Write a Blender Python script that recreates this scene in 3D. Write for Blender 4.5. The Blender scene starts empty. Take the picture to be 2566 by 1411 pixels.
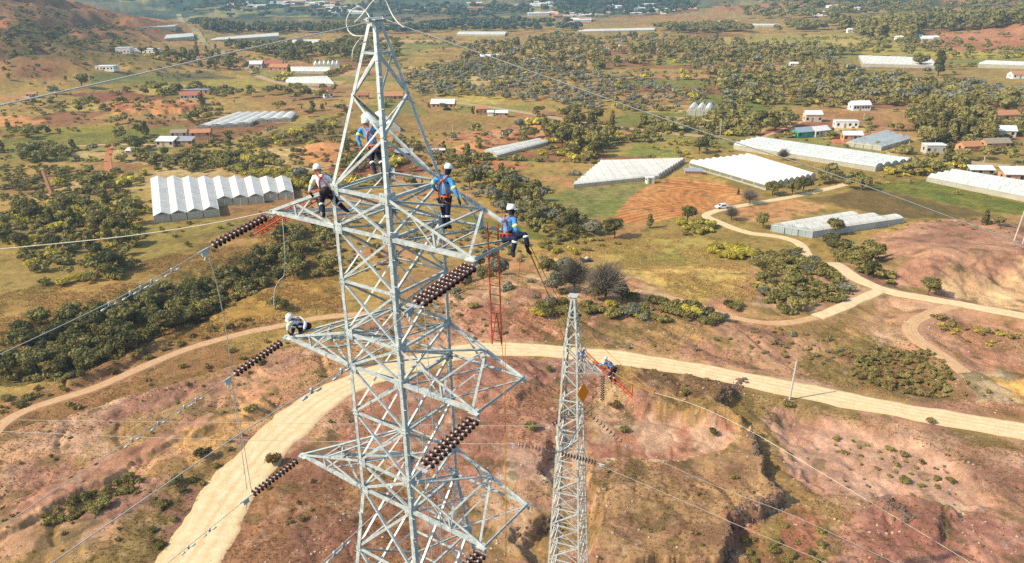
import bpy, bmesh, math, random
import numpy as np
from mathutils import Vector, Matrix

random.seed(7)
RNG = np.random.default_rng(11)
SC = bpy.context.scene
COL = SC.collection
CAMZ = 62.0                       # camera height above the valley floor
FPX, PITCH, ROLL = 1875.8, math.radians(22.058), math.radians(-0.756)
CP, SP, CR, SR = math.cos(PITCH), math.sin(PITCH), math.cos(ROLL), math.sin(ROLL)

# ------------------------------------------------------------------ view geometry
def ray(px, py):
    X = np.asarray(px, float) - 1283.0; Y = np.asarray(py, float) - 705.5
    x = (X*CR + Y*SR)/FPX; y = -(-X*SR + Y*CR)/FPX
    return np.stack([x, CP + y*SP, -SP + y*CP], -1)
def at(px, py, d):
    v = ray(px, py)*d
    return Vector((v[0], v[1], v[2] + CAMZ))
def on_plane(px, py, p0, ang):    # ray against the vertical plane through p0 running at angle ang
    n = np.array([-math.sin(ang), math.cos(ang), 0.0]); v = ray(px, py)
    q = np.array([p0[0], p0[1], p0[2]-CAMZ])
    v = v*((q@n)/(v@n))
    return Vector((v[0], v[1], v[2] + CAMZ))
def project(p):
    x, y, z = p[0], p[1], p[2]-CAMZ
    d = y*CP - z*SP; a = FPX*x/d; b = -FPX*(y*SP + z*CP)/d
    return 1283 + a*CR - b*SR, 705.5 + a*SR + b*CR

# ------------------------------------------------------------------ noise
def vnoise(x, y, seed=0):
    xi = np.floor(x); yi = np.floor(y); fx = x-xi; fy = y-yi
    xi = xi.astype(np.int64); yi = yi.astype(np.int64)
    def h(a, b):
        n = (a*374761393 + b*668265263 + seed*974634777) & 0xffffffff
        n = ((n ^ (n >> 13))*1274126177) & 0xffffffff
        n = (n ^ (n >> 16)) & 0xffffff
        return n/float(0xffffff)
    u = fx*fx*(3-2*fx); v = fy*fy*(3-2*fy)
    return (h(xi, yi)*(1-u) + h(xi+1, yi)*u)*(1-v) + (h(xi, yi+1)*(1-u) + h(xi+1, yi+1)*u)*v
def fbm(x, y, s, octv=4, seed=0):
    x = np.asarray(x, float)/s; y = np.asarray(y, float)/s
    t = 0; a = 1.0; w = 0
    for i in range(octv):
        c, sn = math.cos(.6*i+.3), math.sin(.6*i+.3)
        t = t + a*vnoise((x*c-y*sn)*2**i + 17.3*i, (x*sn+y*c)*2**i - 9.1*i, seed+i*13); w += a; a *= .5
    return t/w
def sst(a, b, x):
    t = np.clip((x-a)/(b-a), 0, 1); return t*t*(3-2*t)

# ------------------------------------------------------------------ polygons on the ground
def poly_sd(x, y, P):             # signed distance, positive inside
    x = np.asarray(x, float); y = np.asarray(y, float)
    ins = np.zeros(x.shape, bool); d2 = np.full(x.shape, 1e18)
    n = len(P)
    for i in range(n):
        ax, ay = P[i]; bx, by = P[(i+1) % n]
        ex, ey = bx-ax, by-ay
        t = np.clip(((x-ax)*ex + (y-ay)*ey)/(ex*ex+ey*ey+1e-9), 0, 1)
        d2 = np.minimum(d2, (x-ax-t*ex)**2 + (y-ay-t*ey)**2)
        c = ((ay > y) != (by > y))
        ins ^= c & (x < ex*(y-ay)/(ey if abs(ey) > 1e-9 else 1e-9) + ax)
    return np.sqrt(d2)*np.where(ins, 1, -1)
def line_d(x, y, P):
    d2 = np.full(np.shape(x), 1e18)
    for (ax, ay), (bx, by) in zip(P[:-1], P[1:]):
        ex, ey = bx-ax, by-ay
        t = np.clip(((x-ax)*ex + (y-ay)*ey)/(ex*ex+ey*ey+1e-9), 0, 1)
        d2 = np.minimum(d2, (x-ax-t*ex)**2 + (y-ay-t*ey)**2)
    return np.sqrt(d2)

# ------------------------------------------------------------------ terrain height
def Hbase(x, y):
    x = np.asarray(x, float); y = np.asarray(y, float)
    R = np.hypot(x, y)
    e = np.where(x < -2, 116 + (x+2)*0.75, 116.0 + np.clip(x, 0, 60)*0.05)
    w = 18 + 30*sst(-45, 5, x)
    h = 14.0*(1 - sst(0, 1, (y-e)/w))
    # hills at the edge of the valley
    h = h + 98*np.exp(-(((x+640)/225)**2 + ((y-740)/270)**2))
    h = h + 16*np.exp(-(((x+330)/90)**2 + ((y-520)/110)**2))
    h = h + 30*np.exp(-(((x-590)/170)**2 + ((y-690)/150)**2))
    h = h + 26*sst(900, 1500, R)*sst(0.18, 0.62, x/(R+1))
    m = sst(1150, 2600, R)*70 + sst(2100, 4600, R)*420
    h = h + m*(0.55 + 0.9*fbm(x, y, 800, 4, 5))
    # smooth dome right of the far farm road
    return h
def world(P):                      # pixel polygon -> ground polygon on the smooth base
    return [tuple(ground0(px, py)[:2]) for px, py in P]
_T = np.concatenate([np.geomspace(14, 700, 900), np.geomspace(705, 7000, 400)])
def _march(px, py, hf):
    v = ray(px, py)
    X, Y, Z = v[0]*_T, v[1]*_T, v[2]*_T + CAMZ
    g = Z - hf(X, Y)
    k = np.argmax(g < 0)
    if g[k] >= 0: k = len(_T)-1
    if k == 0: k = 1
    a, b = _T[k-1], _T[k]
    f = g[k-1]/(g[k-1]-g[k]+1e-12); t = a + (b-a)*np.clip(f, 0, 1)
    for _ in range(4):
        gm = v[2]*t + CAMZ - float(hf(np.array([v[0]*t]), np.array([v[1]*t]))[0])
        if gm > 0: a = t
        else: b = t
        t = .5*(a+b) if _ else t + (b-a)*.02
    return Vector((v[0]*t, v[1]*t, v[2]*t + CAMZ))
_g0 = {}
def ground0(px, py):
    k = (px, py)
    if k not in _g0: _g0[k] = _march(px, py, Hbase)
    return _g0[k]

# reliefs: (pixel polygon, metres up, edge width, ragged edge)
RELIEF = [
 ([(0,950),(0,850),(250,745),(420,700),(600,640),(720,620),(700,690),(560,770),(430,835),(240,930)], -3.0, 7.0, 2.0),
 ([(1500,1018),(1530,930),(1620,920),(1850,940),(1862,955),(1800,1025),(1855,1062),(1700,1040)], 2.6, 2.2, 1.4),
 ([(1480,1178),(1600,1170),(1760,1158),(1862,1120),(1880,1085),(1893,1140),(1925,1210),(1950,1262),(1880,1290),(1832,1312),(1815,1430),(1480,1430)], 2.1, .5, 1.2),
 ([(2180,620),(2300,572),(2440,565),(2600,590),(2600,680),(2440,690),(2330,705),(2250,680)], 4.5, 14.0, 2.0),
 ([(2200,1262),(2270,1250),(2380,1290),(2330,1360),(2240,1330)], 1.3, .9, 1.0),
 ([(1290,1330),(1400,1290),(1500,1300),(1480,1411),(1330,1411)], -1.8, 1.2, 1.2),
 ([(1380,1110),(1440,1100),(1450,1190),(1390,1215),(1350,1180)], -1.6, .8, .8),
 ([(160,965),(235,925),(330,855),(450,800),(480,805),(420,850),(260,950),(190,985)], 1.6, 1.4, 1.0),
 ([(1930,1020),(2100,1045),(2300,1115),(2420,1190),(2480,1270),(2380,1275),(2200,1240),(2060,1225),(1965,1150)], -1.3, 3.0, 1.5),
 ([(1130,905),(1330,905),(1360,980),(1290,1010),(1120,1010)], .9, 1.5, 1.2),
 ([(0,1300),(230,1170),(560,1030),(660,1010),(700,1030),(430,1125),(120,1290),(0,1352)], .9, .9, .9),
 ([(270,262),(460,256),(520,262),(455,284),(300,290)], 2.5, 3.0, 3.0),
 ([(160,545),(210,520),(330,500),(330,515),(230,540)], 1.2, 1.5, 1.0),
]
RELIEF = [(world(P), a, w, r) for P, a, w, r in RELIEF]
ROADS = {  # name: centre line in photo pixels, width in metres
 'main': ([(330,1560),(470,1411),(565,1250),(690,1100),(830,988),(990,922),(1130,888),(1260,874),(1450,886),(1700,918),(1950,968),(2250,1026),(2420,1056),(2700,1108),(3150,1215)], 5.2),
 'left': ([(-200,1150),(0,1072),(250,968),(450,882),(600,838),(710,815),(800,797),(920,785)], 2.5),
 'farm': ([(2120,462),(2000,490),(1850,517),(1772,537),(1800,556),(1870,582),(2010,617),(2100,665),(2205,722),(2330,748),(2440,768),(2720,822),(3150,915)], 3.0),
 'branch': ([(2205,728),(2120,765),(2045,795)], 2.4),
 'path': ([(1590,728),(1680,745),(1760,770),(1860,800),(1960,810),(2045,795)], 1.8),
 'track': ([(2420,760),(2330,785),(2285,815),(2300,850),(2360,890),(2420,935)], 2.6),
 'red': ([(290,362),(275,375),(270,400),(273,440),(262,490)], 3.0),
 'lane': ([(170,368),(290,362),(400,364)], 2.6),
 'paved': ([(625,170),(650,190),(700,207),(800,225)], 6.0),
 'valley': ([(1080,250),(1180,262),(1300,280),(1500,313),(1660,332),(1800,345)], 5.0),
 'east': ([(2410,402),(2480,412),(2640,425)], 5.0),
 'canal': ([(447,30),(475,62),(512,106)], 9.0),
 'canal2': ([(512,106),(545,120),(565,140),(572,150)], 6.0),
 'cart': ([(1870,360),(1960,325),(2010,305)], 2.5),
}
def spline(P, n=14):
    P = np.array(P, float); out = []
    for i in range(len(P)-1):
        p0 = P[max(i-1, 0)]; p1 = P[i]; p2 = P[i+1]; p3 = P[min(i+2, len(P)-1)]
        for k in range(n):
            t = k/n
            out.append(.5*((2*p1) + (-p0+p2)*t + (2*p0-5*p1+4*p2-p3)*t*t + (-p0+3*p1-3*p2+p3)*t**3))
    out.append(P[-1]); return np.array(out)
RW = {k: (spline(world(P), 10), w) for k, (P, w) in ROADS.items()}

def H(x, y):
    x = np.asarray(x, float); y = np.asarray(y, float)
    R = np.hypot(x, y)
    h = Hbase(x, y)
    near = 1 - sst(150, 420, R)
    road = np.full(x.shape, 1e9)
    for k, (P, w) in RW.items():
        lo = P.min(0)-12; hi = P.max(0)+12
        m = (x > lo[0]) & (x < hi[0]) & (y > lo[1]) & (y < hi[1])
        if m.any(): road[m] = np.minimum(road[m], line_d(x[m], y[m], P) - w/2)
    rf = sst(-.1, 3.0, road)
    hl = np.clip(Hbase(x, y)/14.0, 0, 1)*near
    n1 = fbm(x, y, 26, 4, 1) - .5
    n2 = fbm(x, y, 5, 4, 2) - .5
    rid = np.abs(fbm(x*.8+y*.5, y*.45-x*.2, 7, 4, 3)-.5)
    h = h + rf*(n1*1.8*(.35+.65*hl)*np.where(R < 700, 1, 0) + n2*.42*near*(.4+.6*hl) - hl*np.clip(.09-rid, 0, .09)*4.0 - hl*np.clip(.10-np.abs(fbm(x, y, 2.6, 3, 33)-.5), 0, .10)*1.3)
    far = sst(350, 700, R)
    h = h + far*(fbm(x, y, 120, 5, 8)-.5)*np.clip(Hbase(x, y)*.45, 0, 40)
    r2 = np.abs(fbm(x, y, 70, 4, 21)-.5)
    h = h - far*np.clip(.14-r2, 0, .14)*np.clip(Hbase(x, y)*2.6, 0, 95)
    for P, a, w, rg in RELIEF:
        A = np.array(P); lo = A.min(0)-w-rg; hi = A.max(0)+w+rg
        m = (x > lo[0]) & (x < hi[0]) & (y > lo[1]) & (y < hi[1])
        if m.any():
            sd = poly_sd(x[m], y[m], P) + (fbm(x[m], y[m], 2.6, 5, 31)-.5)*2.4*rg
            h[m] += .75*a*sst(-w*.5, w*.5, sd)*sst(.3, 2.5, road[m])
    return h
def Hs(x, y): return float(H(np.array([float(x)]), np.array([float(y)]))[0])
_g1 = {}
def ground(px, py):
    k = (px, py)
    if k not in _g1:
        p = _march(px, py, H); p.z = Hs(p.x, p.y); _g1[k] = p
    return _g1[k].copy()
# ------------------------------------------------------------------ object helpers
def link(o, parent=None):
    COL.objects.link(o)
    if parent is not None: o.parent = parent
    return o
def tag(o, label=None, cat=None, group=None, kind=None):
    if label: o['label'] = label
    if cat: o['category'] = cat
    if group: o['group'] = group
    if kind: o['kind'] = kind
    return o
def empty(name, loc, rz=0.0):
    o = bpy.data.objects.new(name, None); o.location = loc; o.rotation_euler = (0, 0, rz); o.empty_display_size = .2
    return link(o)
def npmesh(name, V, F, mat, parent=None, smooth=False, origin=None):
    me = bpy.data.meshes.new(name)
    V = np.asarray(V, np.float64).reshape(-1, 3)
    if origin is not None: V = V - np.array(origin)
    me.from_pydata(V.tolist(), [], [list(map(int, f)) for f in F])
    if mat is not None: me.materials.append(mat)
    if smooth: me.polygons.foreach_set('use_smooth', np.ones(len(me.polygons), bool))
    me.update()
    o = bpy.data.objects.new(name, me)
    return link(o, parent)
def weld(s):
    m = {}; r = []; V = []
    for p in s.v:
        k = tuple(round(c, 3) for c in p)
        if k not in m: m[k] = len(V); V.append(p)
        r.append(m[k])
    s.f = [[r[i] for i in f] for f in s.f]; s.v = V
    return s
def quadmesh(name, V, Q, mat, smooth=False):   # fast path, all faces with the same corner count
    me = bpy.data.meshes.new(name); n = Q.shape[1]
    me.vertices.add(len(V)); me.vertices.foreach_set('co', np.ascontiguousarray(V, np.float32).ravel())
    me.loops.add(Q.size); me.loops.foreach_set('vertex_index', np.ascontiguousarray(Q, np.int32).ravel())
    me.polygons.add(len(Q)); me.polygons.foreach_set('loop_start', np.arange(0, Q.size, n, dtype=np.int32))
    if smooth: me.polygons.foreach_set('use_smooth', np.ones(len(Q), bool))
    me.update(calc_edges=True)
    if mat is not None: me.materials.append(mat)
    return me
class MB:
    def __init__(s): s.v = []; s.f = []
    def add(s, V, F):
        b = len(s.v); s.v += [tuple(p) for p in V]; s.f += [[b+i for i in f] for f in F]
    def box(s, c, u, v, w):        # centre and three half vectors
        c, u, v, w = map(Vector, (c, u, v, w))
        V = [c+a*u+b*v+d*w for d in (-1, 1) for a, b in ((-1, -1), (1, -1), (1, 1), (-1, 1))]
        s.add(V, [[3,2,1,0],[4,5,6,7],[0,1,5,4],[1,2,6,5],[2,3,7,6],[3,0,4,7]])
    def abox(s, x0, x1, y0, y1, z0, z1):
        s.box(((x0+x1)/2, (y0+y1)/2, (z0+z1)/2), ((x1-x0)/2, 0, 0), (0, (y1-y0)/2, 0), (0, 0, (z1-z0)/2))
    def angle(s, p, q, e1, e2, w):  # rolled steel angle with its heel on p-q
        p, q = Vector(p), Vector(q); d = (q-p).normalized(); k = w*.11
        e1 = Vector(e1); e1 = (e1 - d*e1.dot(d)).normalized()
        e2 = Vector(e2); e2 = (e2 - d*e2.dot(d)); e2 = (e2 - e1*e2.dot(e1)).normalized()
        prof = [(0,0),(w,0),(w,k),(k,k),(k,w),(0,w)]
        V = [b+e1*a+e2*c for b in (p, q) for a, c in prof]
        F = [[i, (i+1) % 6, 6+(i+1) % 6, 6+i] for i in range(6)] + [[5,4,3,2,1,0],[6,7,8,9,10,11]]
        s.add(V, F)
    def brace(s, p, q, n, w, off=0.0, flip=False):   # angle lying in a face with outward normal n
        p, q = Vector(p), Vector(q); d = (q-p).normalized(); n = Vector(n); n = (n-d*n.dot(d)).normalized()
        t = d.cross(n)
        if flip: t = -t
        o = n*off - t*w*.5
        s.angle(p+o, q+o, t, -n, w)
    def tube(s, P, r, n=6, cap=True):
        P = [Vector(p) for p in P]; m = len(P)
        if not hasattr(r, '__len__'): r = [r]*m
        rings = []; up = None
        for i in range(m):
            d = (P[min(i+1, m-1)] - P[max(i-1, 0)])
            if d.length < 1e-9: d = Vector((0, 0, 1))
            d.normalize()
            if up is None: up = d.orthogonal().normalized()
            else:
                up = up - d*up.dot(d); up = up.normalized() if up.length > 1e-6 else d.orthogonal().normalized()
            w = d.cross(up)
            rings.append([P[i] + (up*math.cos(2*math.pi*k/n) + w*math.sin(2*math.pi*k/n))*r[i] for k in range(n)])
        V = [v for R in rings for v in R]
        F = [[i*n+k, i*n+(k+1) % n, (i+1)*n+(k+1) % n, (i+1)*n+k] for i in range(m-1) for k in range(n)]
        if cap: F += [list(range(n))[::-1], [(m-1)*n+k for k in range(n)]]
        s.add(V, F)
    def lathe(s, c, ax, prof, n=16):   # prof: (radius, height)
        c = Vector(c); ax = Vector(ax).normalized(); u = ax.orthogonal().normalized(); w = ax.cross(u)
        V = [c + ax*h + (u*math.cos(2*math.pi*k/n) + w*math.sin(2*math.pi*k/n))*max(r, 1e-4) for r, h in prof for k in range(n)]
        m = len(prof)
        F = [[i*n+k, i*n+(k+1) % n, (i+1)*n+(k+1) % n, (i+1)*n+k] for i in range(m-1) for k in range(n)]
        F += [list(range(n))[::-1], [(m-1)*n+k for k in range(n)]]
        s.add(V, F)
    def ball(s, c, r, sx=1, sy=1, sz=1, n=10, m=6):
        c = Vector(c); V = []; F = []
        for i in range(m+1):
            a = math.pi*i/m
            for k in range(n):
                b = 2*math.pi*k/n
                V.append(c + Vector((r*sx*math.sin(a)*math.cos(b), r*sy*math.sin(a)*math.sin(b), r*sz*math.cos(a))))
        for i in range(m):
            for k in range(n): F.append([i*n+k, (i+1)*n+k, (i+1)*n+(k+1) % n, i*n+(k+1) % n])
        s.add(V, F)
    def build(s, name, mat, parent=None, smooth=False, local=True):
        V = s.v
        if parent is not None and local:
            M = world_matrix(parent).inverted(); V = [M @ Vector(p) for p in V]
        return npmesh(name, [tuple(p) for p in V], s.f, mat, parent, smooth)
def world_matrix(o):
    m = Matrix.LocRotScale(o.location, o.rotation_euler, o.scale)
    return world_matrix(o.parent) @ m if o.parent is not None else m
def copy_tree(o, parent=None):
    c = o.copy(); COL.objects.link(c)
    if parent is not None: c.parent = parent
    for ch in [k for k in KIDS.get(o.name, [])]: copy_tree(ch, c)
    return c
KIDS = {}
def kids_index():
    KIDS.clear()
    for o in COL.objects:
        if o.parent is not None: KIDS.setdefault(o.parent.name, []).append(o)
def meshcopy(src, name, parent, loc=None, rot=None):
    o = bpy.data.objects.new(name, src.data if hasattr(src, 'data') else src); link(o, parent)
    if loc is not None: o.location = loc
    if rot is not None: o.rotation_euler = rot
    return o

# ------------------------------------------------------------------ materials
def s2l(c): return c/12.92 if c <= .04045 else ((c+.055)/1.055)**2.4
def C(r, g, b, k=0.82): return (s2l(r/255)*k, s2l(g/255)*k, s2l(b/255)*k)
def newmat(name):
    m = bpy.data.materials.new(name); m.use_nodes = True
    nt = m.node_tree; b = nt.nodes['Principled BSDF']
    return m, nt, b
def mat(name, col, rough=.7, metal=0.0, var=.12, scale=3.0, spec=.4, bump=0.0, objvar=0.0, coords='Object', trans=0.0):
    m, nt, b = newmat(name); N = nt.nodes; L = nt.links
    b.inputs['Roughness'].default_value = rough; b.inputs['Metallic'].default_value = metal
    b.inputs['Specular IOR Level'].default_value = spec
    if trans: b.inputs['Subsurface Weight'].default_value = 0
    tc = N.new('ShaderNodeTexCoord'); nz = N.new('ShaderNodeTexNoise'); nz.inputs['Scale'].default_value = scale
    nz.inputs['Detail'].default_value = 6; nz.inputs['Roughness'].default_value = .65
    L.new(tc.outputs[coords], nz.inputs['Vector'])
    mr = N.new('ShaderNodeMapRange'); mr.inputs['From Min'].default_value = .25; mr.inputs['From Max'].default_value = .75
    mr.inputs['To Min'].default_value = 1-var; mr.inputs['To Max'].default_value = 1+var
    L.new(nz.outputs['Fac'], mr.inputs['Value'])
    out = mr.outputs['Result']
    if objvar:
        oi = N.new('ShaderNodeObjectInfo'); m2 = N.new('ShaderNodeMapRange')
        m2.inputs['To Min'].default_value = 1-objvar; m2.inputs['To Max'].default_value = 1+objvar
        L.new(oi.outputs['Random'], m2.inputs['Value'])
        mu = N.new('ShaderNodeMath'); mu.operation = 'MULTIPLY'; L.new(out, mu.inputs[0]); L.new(m2.outputs['Result'], mu.inputs[1]); out = mu.outputs[0]
    mx = N.new('ShaderNodeVectorMath'); mx.operation = 'SCALE'; mx.inputs[0].default_value = col[:3]
    L.new(out, mx.inputs['Scale']); L.new(mx.outputs['Vector'], b.inputs['Base Color'])
    if bump:
        bp = N.new('ShaderNodeBump'); bp.inputs['Strength'].default_value = bump; bp.inputs['Distance'].default_value = .05
        L.new(nz.outputs['Fac'], bp.inputs['Height']); L.new(bp.outputs['Normal'], b.inputs['Normal'])
    return m
def leafmat(name, c1, c2, transl=.25):
    m, nt, b = newmat(name); N = nt.nodes; L = nt.links
    b.inputs['Roughness'].default_value = .75; b.inputs['Specular IOR Level'].default_value = .15
    g = N.new('ShaderNodeNewGeometry'); nz = N.new('ShaderNodeTexNoise'); nz.inputs['Scale'].default_value = .55; nz.inputs['Detail'].default_value = 5
    L.new(g.outputs['Position'], nz.inputs['Vector'])
    oi = N.new('ShaderNodeObjectInfo'); ad = N.new('ShaderNodeMath'); ad.operation = 'MULTIPLY_ADD'
    L.new(oi.outputs['Random'], ad.inputs[0]); ad.inputs[1].default_value = .5; ad.inputs[2].default_value = -.25
    a2 = N.new('ShaderNodeMath'); a2.operation = 'ADD'; L.new(nz.outputs['Fac'], a2.inputs[0]); L.new(ad.outputs[0], a2.inputs[1])
    isl = N.new('ShaderNodeMath'); isl.operation = 'MULTIPLY_ADD'; L.new(g.outputs['Random Per Island'], isl.inputs[0]); isl.inputs[1].default_value = .35; isl.inputs[2].default_value = -.17
    a3 = N.new('ShaderNodeMath'); a3.operation = 'ADD'; L.new(a2.outputs[0], a3.inputs[0]); L.new(isl.outputs[0], a3.inputs[1])
    r = N.new('ShaderNodeValToRGB'); r.color_ramp.elements[0].position = .25; r.color_ramp.elements[1].position = .8
    r.color_ramp.elements[0].color = (*c1, 1); r.color_ramp.elements[1].color = (*c2, 1)
    L.new(a3.outputs[0], r.inputs['Fac']); L.new(r.outputs['Color'], b.inputs['Base Color'])
    if transl:
        t = N.new('ShaderNodeBsdfTranslucent'); L.new(r.outputs['Color'], t.inputs['Color'])
        ms = N.new('ShaderNodeMixShader'); ms.inputs['Fac'].default_value = transl
        L.new(b.outputs[0], ms.inputs[1]); L.new(t.outputs[0], ms.inputs[2])
        L.new(ms.outputs[0], N['Material Output'].inputs['Surface'])
    return m
def steelmat(name, col, dirt):
    m, nt, b = newmat(name); N = nt.nodes; L = nt.links
    b.inputs['Roughness'].default_value = .5; b.inputs['Metallic'].default_value = .08; b.inputs['Specular IOR Level'].default_value = .5
    tc = N.new('ShaderNodeNewGeometry'); nz = N.new('ShaderNodeTexNoise'); nz.inputs['Scale'].default_value = 5.5; nz.inputs['Detail'].default_value = 9
    L.new(tc.outputs['Position'], nz.inputs['Vector'])
    r = N.new('ShaderNodeValToRGB'); r.color_ramp.elements[0].position = .3; r.color_ramp.elements[1].position = .62
    r.color_ramp.elements[0].color = (*dirt, 1); r.color_ramp.elements[1].color = (*col, 1)
    L.new(nz.outputs['Fac'], r.inputs['Fac']); L.new(r.outputs['Color'], b.inputs['Base Color'])
    return m
def polymat(name, col, seam, rough=.45, tr=.2):     # greenhouse film: panel seams along the local x axis, dust, faint translucency
    m, nt, b = newmat(name); N = nt.nodes; L = nt.links
    b.inputs['Roughness'].default_value = rough; b.inputs['Specular IOR Level'].default_value = .35
    uv = N.new('ShaderNodeAttribute'); uv.attribute_name = 'len'
    fr = N.new('ShaderNodeMath'); fr.operation = 'FRACT'
    dv = N.new('ShaderNodeMath'); dv.operation = 'DIVIDE'; L.new(uv.outputs['Fac'], dv.inputs[0]); dv.inputs[1].default_value = seam
    L.new(dv.outputs[0], fr.inputs[0])
    lt = N.new('ShaderNodeMath'); lt.operation = 'LESS_THAN'; L.new(fr.outputs[0], lt.inputs[0]); lt.inputs[1].default_value = .10
    fl = N.new('ShaderNodeMath'); fl.operation = 'FLOOR'; L.new(dv.outputs[0], fl.inputs[0])
    wn = N.new('ShaderNodeTexWhiteNoise'); wn.noise_dimensions = '1D'; L.new(fl.outputs[0], wn.inputs['W'])
    nz = N.new('ShaderNodeTexNoise'); nz.inputs['Scale'].default_value = .35; nz.inputs['Detail'].default_value = 7
    g = N.new('ShaderNodeNewGeometry'); L.new(g.outputs['Position'], nz.inputs['Vector'])
    a = N.new('ShaderNodeMath'); a.operation = 'MULTIPLY_ADD'; L.new(lt.outputs[0], a.inputs[0]); a.inputs[1].default_value = -.20; a.inputs[2].default_value = .80
    c = N.new('ShaderNodeMath'); c.operation = 'MULTIPLY_ADD'; L.new(nz.outputs['Fac'], c.inputs[0]); c.inputs[1].default_value = .45; L.new(a.outputs[0], c.inputs[2])
    d = N.new('ShaderNodeMath'); d.operation = 'MULTIPLY_ADD'; L.new(wn.outputs['Value'], d.inputs[0]); d.inputs[1].default_value = -.09; L.new(c.outputs[0], d.inputs[2])
    mx = N.new('ShaderNodeVectorMath'); mx.operation = 'SCALE'; mx.inputs[0].default_value = col
    L.new(d.outputs[0], mx.inputs['Scale']); L.new(mx.outputs['Vector'], b.inputs['Base Color'])
    t = N.new('ShaderNodeBsdfTranslucent'); L.new(mx.outputs['Vector'], t.inputs['Color']); ms = N.new('ShaderNodeMixShader'); ms.inputs['Fac'].default_value = tr
    L.new(b.outputs[0], ms.inputs[1]); L.new(t.outputs[0], ms.inputs[2]); L.new(ms.outputs[0], N['Material Output'].inputs['Surface'])
    return m

STEEL = steelmat('galvanised_steel', (.54,.585,.555), (.33,.37,.36))
STEEL_B = steelmat('weathered_steel', (.56,.58,.53), (.34,.35,.32))
CABLE = mat('aluminium_cable', (.46,.44,.39), .6, 0, .1)
ROPE_W = mat('pale_rope', (.70,.64,.50), .9)
ROPE_O = mat('orange_rope', (.62,.28,.05), .9)
PORC = mat('brown_porcelain', (.055,.020,.015), .25, 0, .1, spec=.6)
CABLE_P = mat('pale_shield_wire', (.74,.69,.57), .6, 0, .1)
CAPM = mat('insulator_cap_metal', (.46,.43,.41), .5, .2)
RED = mat('red_painted_steel', (.52,.07,.03), .5, 0, .2)
ORANGE = mat('orange_sign_paint', (.80,.26,.01), .55)
YELLOW = mat('yellow_webbing', (.75,.48,.03), .8)
SKIN = mat('skin', (.33,.17,.10), .6, 0, .05)
BLUE = mat('blue_workwear', (.075,.30,.58), .85, 0, .45, 11, bump=.8)
WHITE = mat('white_workwear', (.74,.76,.80), .85, 0, .22, 11, bump=.8)
NAVY = mat('navy_workwear', (.012,.016,.045), .9, 0, .3, 9)
HELM = mat('white_helmet_shell', (.82,.81,.77), .35, 0, .04)
STRAP_O = mat('orange_harness_webbing', (.64,.14,.035), .8)
STRAP_R = mat('red_harness_webbing', (.50,.06,.035), .8)
REFL = mat('pale_reflective_tape', (.78,.80,.75), .4)
REFY = mat('yellow_reflective_tape', (.80,.78,.20), .5)
BLACK = mat('black_leather', (.015,.013,.012), .7)
BARK = mat('bark', (.085,.06,.045), .95, 0, .3, 8)
FILM = polymat('greenhouse_film', (.84,.82,.73), 3.0)
FILM_B = polymat('grey_greenhouse_film', (.64,.68,.65), 3.0)
FILM_W = polymat('greenhouse_side_film', (.74,.70,.56), 2.2, .6, .3)
MESHG = mat('dark_vent_net', (.16,.18,.13), .9, 0, .2, 1)  # dark grey-green net over the vents
GLASSY = polymat('pale_blue_film', (.62,.74,.76), 2.2, .35, .3)
WOODP = mat('greenhouse_frame_paint', (.66,.64,.56), .7)
BRICK = mat('orange_brick', (.54,.28,.15), .9, 0, .25, 6)
PLAST_W = mat('white_plaster', (.78,.76,.70), .9, 0, .08, 2)
PLAST_C = mat('cream_plaster', (.62,.50,.36), .9, 0, .12, 2)
TILE = mat('orange_roof_tiles', (.46,.21,.10), .85, 0, .25, 5)
TILE_R = mat('red_roof_tiles', (.36,.13,.08), .85, 0, .25, 5)
SHEET = mat('pale_metal_roof', (.70,.70,.68), .5, 0, .12, 2)
SHEET_G = mat('grey_metal_roof', (.30,.32,.34), .55, 0, .15, 2)
SHEET_B = mat('blue_grey_metal_roof', (.28,.36,.42), .5, 0, .12, 2)
GREENP = mat('green_shade_cloth', (.05,.28,.16), .8)
DARKG = mat('dark_window', (.02,.025,.03), .25)
WOOD = mat('weathered_wood', (.30,.24,.17), .9, 0, .25, 6)
CONC = mat('concrete_pole', (.50,.47,.41), .9, 0, .1, 3)
CARW = mat('white_car_paint', (.75,.75,.74), .25)
CARD = mat('dark_car_paint', (.03,.04,.06), .25)
TYRE = mat('tyre_rubber', (.02,.02,.02), .9)
STONE = mat('pale_stone', (.46,.33,.24), .95, 0, .3, 3)
ROCKD = mat('red_brown_rock', (.17,.105,.075), .95, 0, .35, 4, bump=.6)
# ------------------------------------------------------------------ terrain sheet
NA, NR = 1150, 960
az = np.radians(np.linspace(-47, 47, NA))
dep = np.radians(np.linspace(50, 1.05, 850))
Rr = np.concatenate([np.linspace(13, 51.5, 70), CAMZ/np.tan(dep), np.geomspace(3550, 6200, 40)])
NR = len(Rr)
A_, R_ = np.meshgrid(az, Rr)
X = (R_*np.sin(A_)).ravel(); Y = (R_*np.cos(A_)).ravel()
Z = np.concatenate([H(X[i:i+120000], Y[i:i+120000]) for i in range(0, len(X), 120000)])
R = R_.ravel()
nA = fbm(X, Y, 45, 5, 41); nB = fbm(X, Y, 13, 5, 42); nC = fbm(X, Y, 4, 4, 43); nD = fbm(X, Y, 150, 5, 44); nE = fbm(X, Y, 1.3, 3, 45)
def mixc(c0, c1, t):
    t = np.clip(t, 0, 1)[:, None]; return c0*(1-t) + np.asarray(c1)*t
def full(c): return np.tile(np.array(c, float), (len(X), 1))
hb = Hbase(X, Y); hill = sst(1.5, 11, hb)*(1-sst(150, 260, R))
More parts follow.
